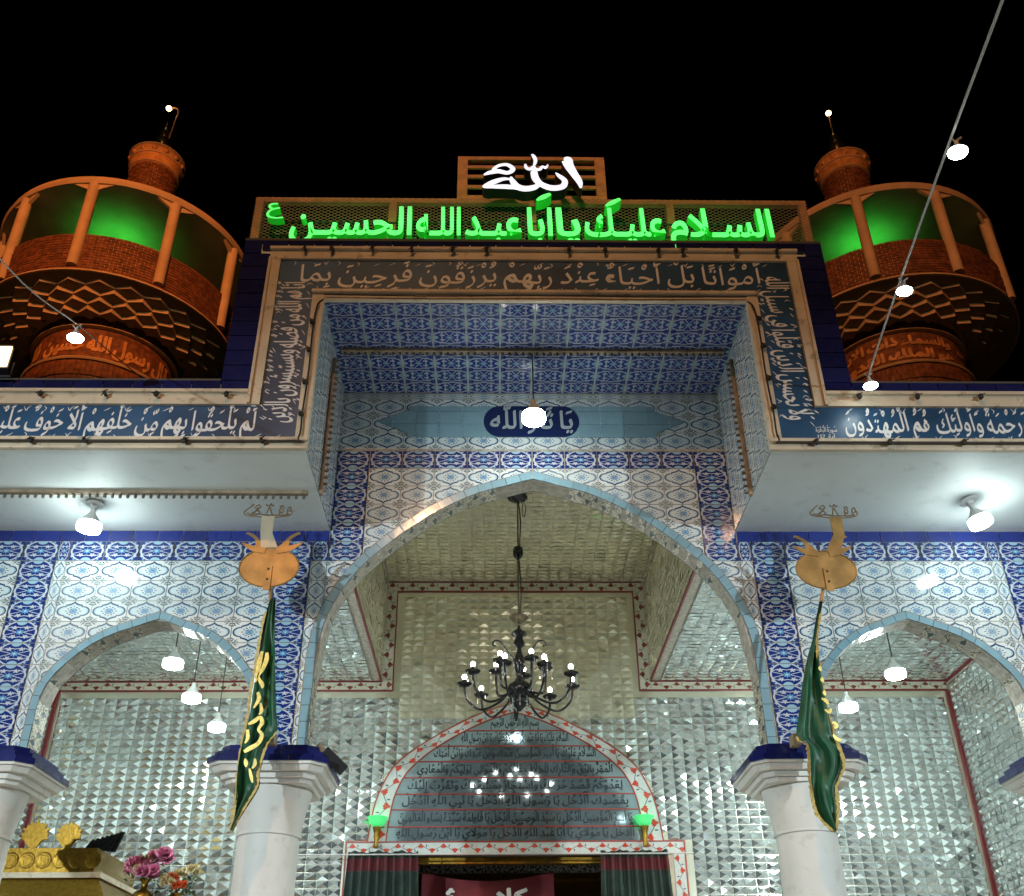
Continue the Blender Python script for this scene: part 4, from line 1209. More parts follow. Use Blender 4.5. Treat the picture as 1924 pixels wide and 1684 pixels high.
# ---- chandelier
ch = thing('chandelier', 'black chandelier with white candle bulbs and crystal drops in the main arch', 'chandelier', (-.095, 9.7, 4.90))
q = MB(); q.lathe([(0, 2.25), (.10, 2.245), (.115, 2.225), (.09, 2.20), (.02, 2.17)], n=24); q.build('ceiling_rose', M['black'], ch, smooth=50)
q = MB(); q.tube([(0, 0, 2.18), (0, 0, .78)], .009, 8); q.build('rod', M['bronze'], ch)
q = MB(); q.tube(catmull([(0.01, 0, 2.17), (.03, 0, 1.9), (.012, 0, 1.5), (.028, 0, 1.1), (.012, 0, .8)], 6), .008, 6); q.build('cord', M['cable'], ch)
q = MB(); q.tube(catmull([(.06, 0, 2.2), (.09, 0, 2.1), (.07, 0, 1.98), (.05, 0, 2.05), (.06, 0, 2.18)], 6), .005, 6); q.build('cord_loop', M['cable'], ch)
q = MB(); q.lathe([(.012, 1.45), (.05, 1.50), (.058, 1.55), (.05, 1.60), (.012, 1.60)], n=18); q.build('knob', M['black'], ch, smooth=50)
q = MB(); q.lathe([(.015, .72), (.05, .735), (.10, .78), (.105, .79), (.02, .76)], n=24); q.build('glass_dish', M['bronze'], ch, smooth=50)
q = MB(); q.lathe([(.01, .70), (.02, .66), (.075, .62), (.08, .60), (.035, .57), (.055, .52), (.06, .48), (.02, .45), (.03, .40), (.055, .33), (.06, .25), (.03, .18), (.05, .10), (.11, .06), (.135, .0), (.12, -.05), (.07, -.08), (.085, -.11), (.07, -.15), (.03, -.19), (0, -.22)], n=28)
q.build('stem', M['black'], ch, smooth=50)
q = MB(); q.lathe([(0, 0), (.05, .004), (.062, .02), (.060, .024), (.02, .014), (.014, .02), (.014, .06), (0, .06)], n=14); CUP = q.mesh('drip_cup', M['black'], smooth=50)
q = MB(); q.lathe([(0, 0), (.014, .004), (.024, .025), (.022, .045), (.010, .058), (0, .06)], n=12); CB = q.mesh('candle_bulb', M['led_s'], smooth=True)
q = MB()
for k in range(6):
    z = -.012*k
    q.lathe([(0, z), (.0045, z-.004), (.0045, z-.007), (0, z-.011)], n=5)
q.lathe([(0, -.075), (.009, -.09), (.006, -.105), (0, -.115)], n=6)
DROP = q.mesh('crystal_drop', M['crystal'])
arms = [(2*math.pi*(k+.35)/9, .56, .10, -.18) for k in range(9)] + [(2*math.pi*(k+.1)/5, .27, .26, -.02) for k in range(5)]
for a, r, zc, dip in arms:
    ca, sa = math.cos(a), math.sin(a)
    pts = [(.09, .02), (r*.35, dip*.7+.02), (r*.7, dip+.0), (r*.95, dip*.55+.03), (r, zc-.02)]
    q = MB(); q.tube([(ca*x, sa*x, z) for x, z in catmull(pts, 5)], .0125, 8)
    arm = q.build('arm', M['black'], ch, smooth=50)
    obj('drip_cup', CUP, arm, (ca*r, sa*r, zc-.03), scale=(1.25, 1.25, 1.1)); obj('candle_bulb', CB, arm, (ca*r, sa*r, zc+.03))
    for d_ in (-.06, .0, .06): obj('crystal_drop', DROP, arm, (ca*(r+d_), sa*(r+d_), zc-.02))
for k in range(8):
    a = 2*math.pi*k/8; obj('crystal_drop', DROP, ch, (.10*math.cos(a), .10*math.sin(a), -.07))
for s in (-1, 1):
    q = MB(); q.tube([(s*x, 0, z) for x, z in catmull([(.04, .30), (.12, .42), (.19, .52), (.25, .53), (.27, .49), (.24, .47)], 6)], [.009]*31 if False else .009, 8); q.build('scroll', M['black'], ch, smooth=50)

# ---- golden tomb canopy, lower left
t = thing('golden_casket', 'golden casket canopy with leaf finials behind the left column', 'casket', (-4.75, 10.35, .32))
q = MB(); q.box(-.75, .75, -.35, .9, 0, 2.52); q.build('lattice_body', M['gold'], t)
q = MB(); q.box(-.80, .80, -.42, .95, 2.522, 2.60); q.box(-.86, .86, -.5, 1.0, 2.60+.001, 2.64); q.build('lower_cornice', M['gold'], t)
q = MB()
A = [(-.86, -.48), (.86, -.48), (.86, .98), (-.86, .98)]; B = [(-.70, -.34), (.70, -.34), (.70, .84), (-.70, .84)]
for i in range(4):
    a, b, c, d = A[i], A[(i+1) % 4], B[(i+1) % 4], B[i]
    q.face([(a[0], a[1], 2.642), (b[0], b[1], 2.642), (c[0], c[1], 2.88), (d[0], d[1], 2.88)])
q.build('sloping_roof', M['gold'], t)
q = MB(); q.box(-.72, .72, -.36, .86, 2.882, 2.93); q.build('upper_cornice', M['cream'], t)
q = MB(); q.box(-.70, .64, -.34, .84, 2.932, 3.15); q.build('crest_box', M['gold'], t)
q = MB(); q.lathe([(.0, -.012), (.03, -.012), (.045, -.004), (.06, -.006), (.075, 0)], n=20); ros = q.mesh('rosette', M['gold'], smooth=40)
for i in range(9): obj('rosette', ros, t, (-.62+i*.155, -.345, 3.04), (R(90), 0, 0))
def leaf_fan(x, y, mat, s=1.0, tilt=0):
    q = MB(); n = 22; o_ = []
    for k in range(n+1):
        a = R(-30)+R(240)*k/n; rr = (.098+.03*(k % 2)+.01*(k % 3))*s
        o_.append((x+rr*math.cos(a)*1.05, 3.15+.13*s+rr*math.sin(a)))
    o_ += [(x-.03, 3.152), (x+.03, 3.152)]
    q.poly(o_[::-1], y-.012, y+.012); q.build('leaf_finial', mat, t)
leaf_fan(.02, -.33, M['gold'], .95); leaf_fan(.34, -.33, M['gold'], .9); leaf_fan(-.32, -.33, M['gold'], .95)
q = MB()
for k in range(7): q.poly([(.50+k*.03, 3.152), (.55+k*.03, 3.152), (.60+k*.032, 3.22+.02*k), (.56+k*.03, 3.24+.016*k)], -.30+k*.03, -.28+k*.03)
q.build('dark_leaf_finial', M['black'], t)
# ---- flower vases
def vase(x, y, z, label, cols, spread, n):
    t = thing('flower_vase', label, 'vase', (x, y, .32), group='gold vases with silk flowers')
    q = MB(); h = z-.32
    q.lathe([(0, 0), (.16, 0), (.16, h-.42), (.05, h-.38), (.05, h-.30), (0, h-.30)], n=20); q.build('stand', M['gold'], t, smooth=40)
    q = MB(); q.lathe([(.05, h-.30), (.06, h-.28), (.025, h-.25), (.08, h-.20), (.105, h-.16), (.08, h-.11), (.03, h-.08), (.028, h-.03), (.055, h), (.045, h), (.0, h-.03)], n=24); q.build('vase_body', M['gold'], t, smooth=60)
    rnd = random.Random(int(abs(x)*100))
    q = MB()
    for k in range(150):
        a = rnd.uniform(0, 6.28); r = rnd.uniform(.02, spread); zz = h+rnd.uniform(-.02, .16)
        p = Vector((r*math.cos(a), r*math.sin(a)*.8, zz)); d = Vector((rnd.uniform(-1, 1), rnd.uniform(-1, 1), rnd.uniform(-.6, 1))).normalized()*.055; s_ = d.cross(Vector((0, 0, 1))).normalized()*.016
        q.face([p, p+d*.5+s_, p+d, p+d*.5-s_])
    q.build('foliage', M['leaf'], t, kind='stuff')
    for k in range(n):
        mat, rad = cols[k % len(cols)]
        a = 2.399*k; rr = spread*(.25+.75*((k*.618) % 1)); c = Vector((rr*math.cos(a), -.03-abs(rr*math.sin(a))*.6, h+.04+.15*((k*.37) % 1)))
        q = MB()
        for L in range(3):
            for m_ in range(7):
                an = 6.283*m_/7+L*.45; tl = .35+.42*L
                o_ = Vector((math.cos(an)*math.cos(tl), math.sin(an)*math.cos(tl), math.sin(tl)))
                sd = Vector((-math.sin(an), math.cos(an), 0))*rad*.42; e_ = o_*rad*(1-.15*L); b_ = Vector((0, 0, rad*.12*L))
                q.face([b_, b_+e_*.6-sd, b_+e_+Vector((0, 0, rad*.12)), b_+e_*.6+sd])
        q.build('blossom', M[mat], t, loc=c, rot=(R(60)+rnd.uniform(-.5, .5), rnd.uniform(-.5, .5), rnd.uniform(-1, 1)))
vase(-3.475, 9.6, 3.12, 'gold vase of pink and cream flowers left of centre bottom', [('pink', .088), ('pink', .078), ('creamfl', .058), ('pink', .07)], .19, 24)
vase(-3.19, 9.65, 3.01, 'gold vase of cream and orange flowers beside the pink bouquet', [('creamfl', .062), ('creamfl', .052), ('creamfl', .05), ('orangefl', .046)], .18, 22)

# ================================================================= FLAG STANDARDS
def standard(name, label, left, right, pole, disc, flip, gold_text, neck, pale):
    t = thing(name, label, 'flag', (pole[1][0], 7.42, pole[1][1]))
    ox, oz = pole[1]; oy = 7.42
    def W(x, z, y=7.3): return (x-ox, y-oy, z-oz)
    q = MB(); q.tube([W(*pole[0], 7.30), W(*pole[1], 7.46)], .013, 8); q.build('pole', M['brass'], t)
    q = MB(); q.box(-.03, .03, .0, .12, -.03, .05); q.build('bracket', M['rail'], t)
    q = MB(); cx, cz, rx, rz = disc
    pts = [(cx+rx*math.cos(2*math.pi*k/48)-ox, cz+rz*math.sin(2*math.pi*k/48)-oz) for k in range(48)]
    q.poly(pts, 7.275-oy, 7.287-oy); q.build('disc', M['brass'], t)
    q = MB(); q.tube([(a, 7.274-oy, b) for a, b in pts+pts[:1]], .006, 6); q.build('disc_rim', M['brass'], t)
    q = MB(); q.box(cx-.028-ox, cx+.028-ox, 7.262-oy, 7.274-oy, pole[0][1]-.03-oz, cz+.01-oz); q.build('socket_plate', M['brass'], t)
    q = MB()
    for zz in (cz-.03, cz-.10): q.lathe([(0, -.004), (.008, -.004), (.008, 0)], (cx-ox, 0, 0), 8)
    q = MB()
    for zz in (cz-.02, cz-.11): q.box(cx-.008-ox, cx+.008-ox, 7.256-oy, 7.2615-oy, zz-.008-oz, zz+.008-oz)
    q.build('rivets', M['cable'], t)
    q = MB(); nx0, nx1, nxt, tw = neck
    zt, zb = 5.565, cz+rz-.01
    q.poly([(nxt-tw/2-ox, zt-oz), (nxt-tw/2*.9-ox, (zt+zb)/2-oz), (nx0-ox, zb-oz), (nx1-ox, zb-oz), (nxt+tw/2*.95-ox, (zt+zb)/2-oz), (nxt+tw/2-ox, zt-oz)][::-1], 7.272-oy, 7.282-oy)
    q.build('neck', M['brass_p' if pale else 'brass'], t)
    for s in (-1, 1):
        q = MB(); bx = cx+s*.045
        stroke(q, [(bx-ox, zb-.005-oz, .03), (bx+s*.06-ox, zb+.04-oz, .05), (bx+s*.09-ox, zb+.10-oz, .028), (bx+s*.155-ox, zb+.145-oz, .02), (bx+s*.175-ox, zb+.137-oz, .006)], 7.276-oy, 7.286-oy)
        stroke(q, [(bx-ox, zb-.015-oz, .05), (bx+s*.10-ox, zb+.005-oz, .05), (bx+s*.20-ox, zb+.055-oz, .006)], 7.268-oy, 7.275-oy)
        q.build('horn', M['brass'], t)
    # cut-out lettering crown (outlined strokes)
    q = MB(); x0 = nxt
    def S(P_): q.tube([(x0+x-ox, 7.277-oy, 5.565+z-oz) for x, z in catmull(P_, 6)], .0058, 5)
    S([(-.13, .115), (-.18, .07), (-.205, .035), (-.18, .012), (-.10, .002), (-.04, -.006), (.03, -.008), (.10, -.004), (.16, .008), (.19, .03), (.185, .06)])
    S([(-.185, .03), (-.13, .018), (-.07, .022), (-.02, .012), (.05, .012), (.12, .012), (.165, .022)])
    S([(-.12, .03), (-.105, .06), (-.075, .09), (-.09, .11), (-.12, .085), (-.085, .075)]); S([(-.14, .03), (-.09, .055), (-.075, .02)])
    S([(-.02, .02), (-.01, .06), (.0, .09), (.015, .05), (.03, .02)]); S([(-.03, .115), (-.02, .10), (.0, .105), (.01, .12), (.02, .10), (.035, .108)])
    S([(.09, .02), (.085, .06), (.10, .075), (.115, .06), (.105, .035), (.09, .05)]); S([(.085, .085), (.105, .10), (.12, .08)])
    S([(.155, .025), (.15, .065), (.17, .09), (.18, .06), (.165, .045)])
    q.build('lettering_crown', M['crown'], t)
    # cloth
    rows = len(left); n = 14; q = MB()
    Lc, Rc = catmull(left, 3), catmull(right, 3)
    def fold(u, k): 
        w_ = min(1, k/6); return .035*w_*math.sin(u*9+k*.22)+.018*math.sin(u*17-k*.3)
    def P(i, k):
        u = i/n; a, b = Lc[k], Rc[k]
        return W(a[0]+(b[0]-a[0])*u, a[1]+(b[1]-a[1])*u, 7.25+fold(u, k))
    for k in range(len(Lc)-1):
        for i in range(n): q.face([P(i, k+1), P(i+1, k+1), P(i+1, k), P(i, k)])
    q.build('cloth', M['flag'], t, smooth=True)
    def edge(P_, a, b, name_):
        q = MB(); w_ = .012; rn = random.Random(3)
        C_ = catmull(P_, 3)[a:b]
        for k in range(len(C_)-1):
            (x, z), (x2, z2) = C_[k], C_[k+1]
            for m_ in range(3):
                f0, f1 = m_/3, (m_+1)/3
                xa, za, xb, zb_ = x+(x2-x)*f0, z+(z2-z)*f0, x+(x2-x)*f1, z+(z2-z)*f1
                s_ = w_*rn.uniform(.8, 1.7)
                q.face([W(xa-s_, za-s_*.4, 7.238), W(xa+s_*.4, za, 7.232), W(xb+s_*.4, zb_, 7.232), W(xb-s_, zb_-s_*.4, 7.238)])
        q.build(name_, M['fringe'], t)
    edge(left if not flip else right, 2, 34, 'fringe'); edge(right if not flip else left, 18, 34, 'fringe')
    gold_text(t, W)
    return t
fLl = [(-2.107,4.816),(-2.131,4.637),(-2.144,4.44),(-2.148,4.269),(-2.159,4.103),(-2.157,3.899),(-2.165,3.78),(-2.172,3.624),(-2.175,3.471),(-2.165,3.285),(-2.167,3.158),(-2.177,3.068)]
fLr = [(-2.065,4.816),(-2.049,4.637),(-2.027,4.44),(-2.003,4.269),(-1.976,4.061),(-1.954,3.899),(-1.934,3.76),(-1.992,3.662),(-2.03,3.471),(-2.025,3.366),(-2.099,3.212),(-2.168,3.061)]
fRl = [(2.223,4.793),(2.168,4.635),(2.121,4.48),(2.056,4.328),(1.993,4.138),(1.933,3.931),(1.871,3.711),(1.944,3.652),(1.931,3.497),(1.919,3.346),(1.934,3.161),(2.031,3.044)]
fRr = [(2.244,4.793),(2.197,4.635),(2.15,4.48),(2.134,4.307),(2.128,4.096),(2.134,3.89),(2.154,3.73),(2.189,3.573),(2.18,3.477),(2.108,3.353),(2.095,3.233),(2.054,3.044)]
def gtL(t, W):
    def Z(P_, y=7.196):
        q = MB(); stroke(q, [W(a, b, y)[0::2]+(c,) for a, b, c in P_], W(0, 0, y)[1], W(0, 0, y+.002)[1]); q.build('gold_letter', M['goldprint'], t)
    Z([(-2.105, 4.36, .02), (-2.115, 4.28, .035), (-2.12, 4.20, .03), (-2.125, 4.12, .012)]); Z([(-2.07, 4.35, .02), (-2.065, 4.30, .035), (-2.085, 4.22, .03), (-2.11, 4.16, .02), (-2.075, 4.10, .03), (-2.07, 4.07, .01)])
    Z([(-2.10, 4.04, .02), (-2.085, 3.99, .03), (-2.115, 3.92, .012)]); Z([(-2.07, 3.96, .012), (-2.055, 3.90, .026), (-2.07, 3.87, .01)])
    Z([(-2.14, 3.80, .015), (-2.10, 3.82, .03), (-2.06, 3.85, .025), (-2.04, 3.81, .03), (-2.06, 3.76, .02), (-2.03, 3.72, .026), (-2.05, 3.66, .03), (-2.11, 3.62, .034), (-2.145, 3.60, .02)])
    Z([(-2.14, 3.76, .02), (-2.13, 3.70, .026), (-2.145, 3.66, .01)])
    Z([(-2.13, 3.55, .01), (-2.12, 3.52, .03), (-2.115, 3.49, .01)]); Z([(-2.06, 3.55, .012), (-2.055, 3.51, .026), (-2.07, 3.48, .01)]); Z([(-2.09, 3.48, .012), (-2.07, 3.42, .024), (-2.055, 3.38, .008)])
def gtR(t, W):
    def Z(P_, y=7.20):
        q = MB(); stroke(q, [W(a, b, y)[0::2]+(c,) for a, b, c in P_], W(0, 0, y)[1], W(0, 0, y+.002)[1]); q.build('gold_letter', M['goldprint'], t)
    for z in (4.22, 4.13, 4.03): Z([(2.125, z+.02, .01), (2.118, z, .026), (2.125, z-.02, .012)])
    Z([(2.09, 3.985, .012), (2.12, 3.97, .03), (2.135, 3.94, .012)]); Z([(2.10, 3.90, .01), (2.13, 3.885, .028), (2.15, 3.91, .012)])
    Z([(2.135, 3.80, .008), (2.155, 3.80, .026), (2.165, 3.775, .03), (2.145, 3.765, .02)]); Z([(2.13, 3.715, .012), (2.15, 3.685, .028), (2.18, 3.67, .02)])
standard('flag_standard', 'green flag with gold lettering under a brass disc, before the left column', fLl, fLr, ((-2.13, 4.93), (-2.02, 3.76)), (-2.155, 5.10, .238, .172), False, gtL, (-2.24, -2.10, -2.215, .105), True)
standard('flag_standard', 'green flag with gold hem under a plain brass disc, before the right column', fRl, fRr, ((2.286, 4.92), (1.93, 3.74)), (2.332, 5.08, .245, .168), True, gtR, (2.35, 2.48, 2.49, .10), False)

# ================================================================= SIGNS ON THE ROOF
fen = thing('sign_fence', 'steel frame with wire mesh on the roof behind the green letters', 'fence', (0, 6.78, 7.985))
FX, FZ = 2.60, .735
mb = MB(); b_ = .055
mb.box(-FX, FX, 0, .05, FZ-b_, FZ); mb.build('top_rail', M['steel'], fen)
mb = MB(); mb.box(-FX, FX, 0, .05, 0, b_); mb.build('bottom_rail', M['steel'], fen)
for x in (-FX+.04, -1.31, 0, 1.30, FX-.04):
    mb = MB(); mb.box(x-.035, x+.035, -.004, .052, b_+.001, FZ-b_-.001); mb.build('post', M['steel'], fen)
mb = MB(); sp = .038; wd = .0028
k = -int(FZ/sp)-2
h = FZ-.01
for fam in (1, -1):
    x = -FX-h*1.6
    while x < FX+h*1.6:
        # line from (x,0) going up with slope 0.6
        x0, z0, x1, z1 = x, .005, x+fam*h*1.65, h
        pts = []
        if x0 > x1: x0, z0, x1, z1 = x1, z1, x0, z0
        if x1 > -FX and x0 < FX:
            if x0 < -FX: t_ = (-FX-x0)/(x1-x0); z0 += (z1-z0)*t_; x0 = -FX
            if x1 > FX: t_ = (FX-x0)/(x1-x0); z1 = z0+(z1-z0)*t_; x1 = FX
            y = -.012 if fam > 0 else -.016
            mb.face([(x0, y, z0-wd), (x1, y, z1-wd), (x1, y, z1+wd), (x0, y, z0+wd)])
            mb.face([(x0, y, z0+wd), (x1, y, z1+wd), (x1, y+.003, z1), (x0, y+.003, z0)])
        x += sp*1.65
mb.build('wire_mesh', M['wire'], fen, kind='stuff')
# upper frame
uf = thing('steel_grille', 'orange lit steel frame with three slats behind the white sign', 'frame', (0, 6.78, 8.722))
W2, H2 = .712, .575
mb = MB(); mb.box(-W2, W2, 0, .05, H2-.045, H2); mb.build('top_rail', M['steel'], uf)
mb = MB(); mb.box(-W2, W2, 0, .05, 0, .045); mb.build('bottom_rail', M['steel'], uf)
for s in (-1, 1): mb = MB(); a, b = sorted((s*W2, s*(W2-.095))); mb.box(a, b, -.003, .053, .046, H2-.046); mb.build('post', M['steel'], uf)
for z in (.17, .31, .44): mb = MB(); mb.box(-W2+.096, W2-.096, .008, .03, z-.02, z+.02); mb.build('slat', M['steel'], uf)
# white sign
ws = thing('white_sign', 'glowing white calligraphy sign on the top frame', 'sign', (0, 6.60, 8.60))
def S2(P_, name='letter'):
    q = MB(); stroke(q, P_, -.05, .07, 0, 1, 8); q.build(name, [M['white_face'], M['black_side']], ws)
K = .00485   # metres per photo unit of the lettering
def cv(P_): return [((x-1001)*K, (356-y)*K*1.30+.005, w_*K*1.22) for x, y, w_ in P_]
S2(cv([(1062, 293, 4), (1068, 294, 17), (1071, 305, 16), (1080, 322, 13), (1090, 340, 10), (1092, 353, 3)]))
S2(cv([(1045, 321, 2), (1052, 328, 7), (1062, 338, 9), (1057, 350, 11), (1036, 353, 12), (1016, 345, 11), (1006, 333, 12), (1003, 318, 10), (1000, 316, 3)]))
S2(cv([(1014, 344, 6), (1003, 352, 11), (985, 355, 12), (970, 350, 12), (962, 339, 9), (959, 330, 3)]))
S2(cv([(961, 336, 3), (945, 335, 7), (925, 342, 10), (908, 351, 6), (925, 351, 8), (950, 351, 10), (972, 353, 8)]))
S2(cv([(907, 327, 3), (918, 322, 8), (935, 319, 9), (953, 322, 8), (963, 314, 8), (952, 305, 7), (936, 307, 6), (926, 316, 6), (940, 318, 4)]))
S2(cv([(987, 303, 3), (989, 311, 6), (996, 314, 6), (1003, 308, 4), (1007, 314, 6), (1015, 314, 6), (1020, 308, 4), (1026, 311, 5), (1031, 304, 2)]))
S2(cv([(1000, 282, 3), (1004, 287, 6), (1007, 296, 6), (1004, 306, 4)]))
# green sign: raised letters
gs = thing('green_sign', 'glowing green raised letter sign along the roof edge', 'sign', (0, 6.62, 8.06))
def word3d(s_, x0, x1, h, z=0.0, off=.020):
    gl, w_ = layout(s_, 0.0)
    body = ''.join(g for g, mk in reversed(shape(s_)))
    c = bpy.data.curves.new('letters', 'FONT'); c.body = body; c.resolution_u = 3; c.offset = off; c.extrude = .04/h; c.bevel_depth = 0
    o = bpy.data.objects.new('letters', c); COL.objects.link(o)
    dg = bpy.context.evaluated_depsgraph_get(); dg.update()
    me = bpy.data.meshes.new_from_object(o.evaluated_get(dg), depsgraph=dg)
    COL.objects.unlink(o); bpy.data.objects.remove(o)
    xs = [v.co.x for v in me.vertices]; a, b = min(xs), max(xs); sx = (x1-x0)/(b-a)
    for v in me.vertices:
        X, Yy, Zz = v.co; v.co = (x0+(X-a)*sx, -Zz*h, z+Yy*h)
    me.materials.clear(); me.materials.append(M['green_face']); me.materials.append(M['green_side'])
    me.update()
    for p in me.polygons:
        p.use_smooth = False
        p.material_index = 0 if abs(p.normal.y) > .9 else 1
    obj('letters', me, gs)
HG = .47; OFF3 = .055
word3d('السـلام', 1.23, 2.17, HG); word3d('عليـك', .46, 1.19, HG); word3d('يا', .20, .42, HG); word3d('ابا', -.06, .17, HG)
word3d('عبـد', -.62, -.11, HG); word3d('اللـه', -1.06, -.66, HG); word3d('الحسيـن', -2.19, -1.10, HG); word3d('ع', -2.42, -2.26, .22, .27, .0)
q = MB(); stroke(q, [(.66, .35, .02), (.72, .39, .05), (.80, .44, .03)], -.06, .06, 0, 1); q.build('accent', [M['green_face'], M['green_side']], gs)
q = MB(); stroke(q, [(.03, .415, .02), (.09, .455, .055), (.16, .50, .03)], -.06, .06, 0, 1); q.build('accent', [M['green_face'], M['green_side']], gs)
mb = MB(); mb.tube([(-2.3, .08, .10), (2.2, .08, .10)], .01, 6); mb.tube([(-2.3, .08, .26), (2.2, .08, .26)], .01, 6); mb.build('mounting_rail', M['cable'], gs)
light('green_sign_light', 'AREA', (0, -.12, .16), (.1, 1, .2), 5, gs, shape='RECTANGLE', size=4.2, size_y=.1).rotation_euler = (R(90), 0, 0)

# roofs behind, hiding nothing but carrying the minarets
t = thing('rear_building', 'flat roofed building behind the hall that carries both minarets', 'building')
for bx in ((-12, -3.2, 12.35, 17, 0, 6.3), (3.2, 12, 12.35, 17, 0, 6.3), (-3.199, 3.199, 12.35, 17, 4.6, 6.3), (-3.199, 3.199, 14.5, 17, 0, 4.599)):
    mb = MB(); mb.box(*bx); mb.build('wall', M['stucco'], t)
for bx in ((-9, WL-.25, YI+.25, 12.34, 6.31, 6.36), (WR+.25, 9, YI+.25, 12.34, 6.31, 6.36)):
    mb = MB(); mb.box(*bx); mb.build('roof_slab', M['dark'], t)

# ================================================================= MINARETS
def minaret(x, label, phase, dim, text, gl_off):
    t = thing('minaret', label, 'minaret', (x, 13, 6.3), group='twin brick minarets with green lit balconies')
    B = 6.3
    def z(v): return v-B
    q = MB(); q.lathe([(1.08, z(6.31)), (1.08, z(10.60)), (1.0, z(10.62))], n=48); q.build('shaft', M['mortar'], t, smooth=40)
    # courses of brick on the lower shaft
    def bricks(name, r, z0, z1, hgt, wid, pr=.012, up=False):
        q = MB(); rows = max(1, round((z1-z0)/hgt)); n = round(2*math.pi*r/wid)
        for k in range(rows):
            zl, zh = z0+(z1-z0)*k/rows+.005, z0+(z1-z0)*(k+1)/rows-.005; o_ = (k % 2)*.5
            for i in range(n):
                a0 = 2*math.pi*(i+o_)/n; a1 = a0+2*math.pi*(1-.065)/n; rr = r+pr*random.uniform(.6, 1.2)
                P_ = [(rad*math.cos(a), rad*math.sin(a), zz) for zz in (zl, zh) for rad, a in ((rr, a0), (rr, a1), (r-.005, a1), (r-.005, a0))]
                for f in ((0, 1, 5, 4), (1, 2, 6, 5), (4, 5, 6, 7), (3, 0, 4, 7), (0, 3, 2, 1)): q.face([P_[j] for j in f])
        q.build(name, M['brick'], t, kind='stuff')
    bricks('shaft_brickwork', 1.085, z(9.2), z(10.45), .07, .14)
    bricks('soldier_course', 1.10, z(10.46), z(10.72), .26, .075)
    q = MB(); q.lathe([(1.13, z(10.73)), (1.15, z(10.75)), (1.13, z(10.78)), (1.06, z(10.80))], n=48); q.build('ring_moulding', M['stucco'], t, smooth=40)
    q = MB(); q.lathe([(1.05, z(10.80)), (1.05, z(11.36))], n=64); q.build('inscription_band', M['brick'], t, smooth=40)
    for txt, zb, hh, w_ in text:
        for k in range(3):
            a0 = math.pi*1.5 + (.45 if x < 0 else -.45) - w_/2/1.06 + k*2*math.pi/3
            def put(u, v, kk, a0=a0): 
                a = a0+u/1.06; rr = 1.062+kk; return (rr*math.cos(a), rr*math.sin(a), z(zb)+v)
            lettering(t, M['relief'], txt, w_, hh, put, nib=.010, off=.03, dz=.001)
    bricks('frieze_course', 1.085, z(11.37), z(11.55), .18, .09)
    q = MB(); q.lathe([(1.06, z(11.36)), (1.13, z(11.365)), (1.13, z(11.375)), (1.085, z(11.38))], n=48); q.lathe([(1.08, z(11.55)), (1.15, z(11.555)), (1.15, z(11.58)), (1.05, z(11.60))], n=48); q.build('frieze_edge', M['stucco'], t, smooth=40)
    # underside with corbel blocks
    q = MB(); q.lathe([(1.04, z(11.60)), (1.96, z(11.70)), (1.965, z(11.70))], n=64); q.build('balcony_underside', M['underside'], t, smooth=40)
    NB_ = 26
    for k in range(4):
        r = 1.30+.135*k; hw = math.pi*r/NB_*.99
        zb, zt = z(11.43+.070*k), z(11.66+.008*k)
        mbq = MB(); dp = .130
        D = [(0, -dp), (hw, 0), (0, dp), (-hw, 0)]
        v = [(a, b, c) for c in (0, zt-zb) for a, b in D]
        for f in ((0, 1, 5, 4), (1, 2, 6, 5), (2, 3, 7, 6), (3, 0, 4, 7)): mbq.face([v[j] for j in f], None, 0)
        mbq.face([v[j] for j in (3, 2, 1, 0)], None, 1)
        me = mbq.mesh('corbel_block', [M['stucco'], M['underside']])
        for i in range(NB_):
            a = 2*math.pi*(i+.5*(k % 2))/NB_
            obj('corbel_block', me, t, (r*math.cos(a), r*math.sin(a), zb), (0, 0, a+math.pi/2))
    # parapet
    q = MB(); q.lathe([(1.945, z(11.70)), (1.945, z(12.42)), (1.84, z(12.42)), (1.84, z(11.75)), (.2, z(11.75))], n=64); q.build('parapet', M['mortar'], t, smooth=40)
    bricks('parapet_brickwork', 1.948, z(11.715), z(12.415), .05, .115)
    q = MB(); q.lathe([(1.95, z(11.69)), (1.985, z(11.69)), (1.985, z(11.715)), (1.95, z(11.715))], n=64); q.build('parapet_edge', M['stucco'], t, smooth=40)
    # roof
    q = MB(); q.lathe([(.2, z(13.42)), (1.92, z(13.42)), (2.02, z(13.425)), (2.045, z(13.47)), (2.02, z(13.56)), (1.6, z(13.7)), (.5, z(13.95))], n=72); q.build('balcony_roof', M['stucco'], t, smooth=40)
    for k in range(10):
        a = math.pi*1.5+phase+2*math.pi*k/10
        q = MB(); q.tube([(0, 0, z(11.78)), (0, 0, z(13.43))], .085, 12)
        p = q.build('post', M['stucco'], t, smooth=50, loc=(1.985*math.cos(a)*.985, 1.985*math.sin(a)*.985, 0), rot=(0, 0, a+math.pi/2))
        for s in (-1, 1):
            q = MB(); zz = z(13.425)
            q.poly([(s*.05, zz-.20), (s*.09, zz-.10), (s*.19, zz-.055), (s*.30, zz), (s*.05, zz)] if s < 0 else [(s*.05, zz-.20), (s*.05, zz), (s*.30, zz), (s*.19, zz-.055), (s*.09, zz-.10)], -.025, .025)
            q.build('bracket', M['stucco'], p)
    # turret and finial
    q = MB(); q.lathe([(.40, z(13.8)), (.40, z(15.72)), (.3, z(15.73))], n=32); q.build('turret', M['mortar'], t, smooth=40)
    bricks('turret_brickwork', .405, z(13.95), z(15.70), .055, .12)
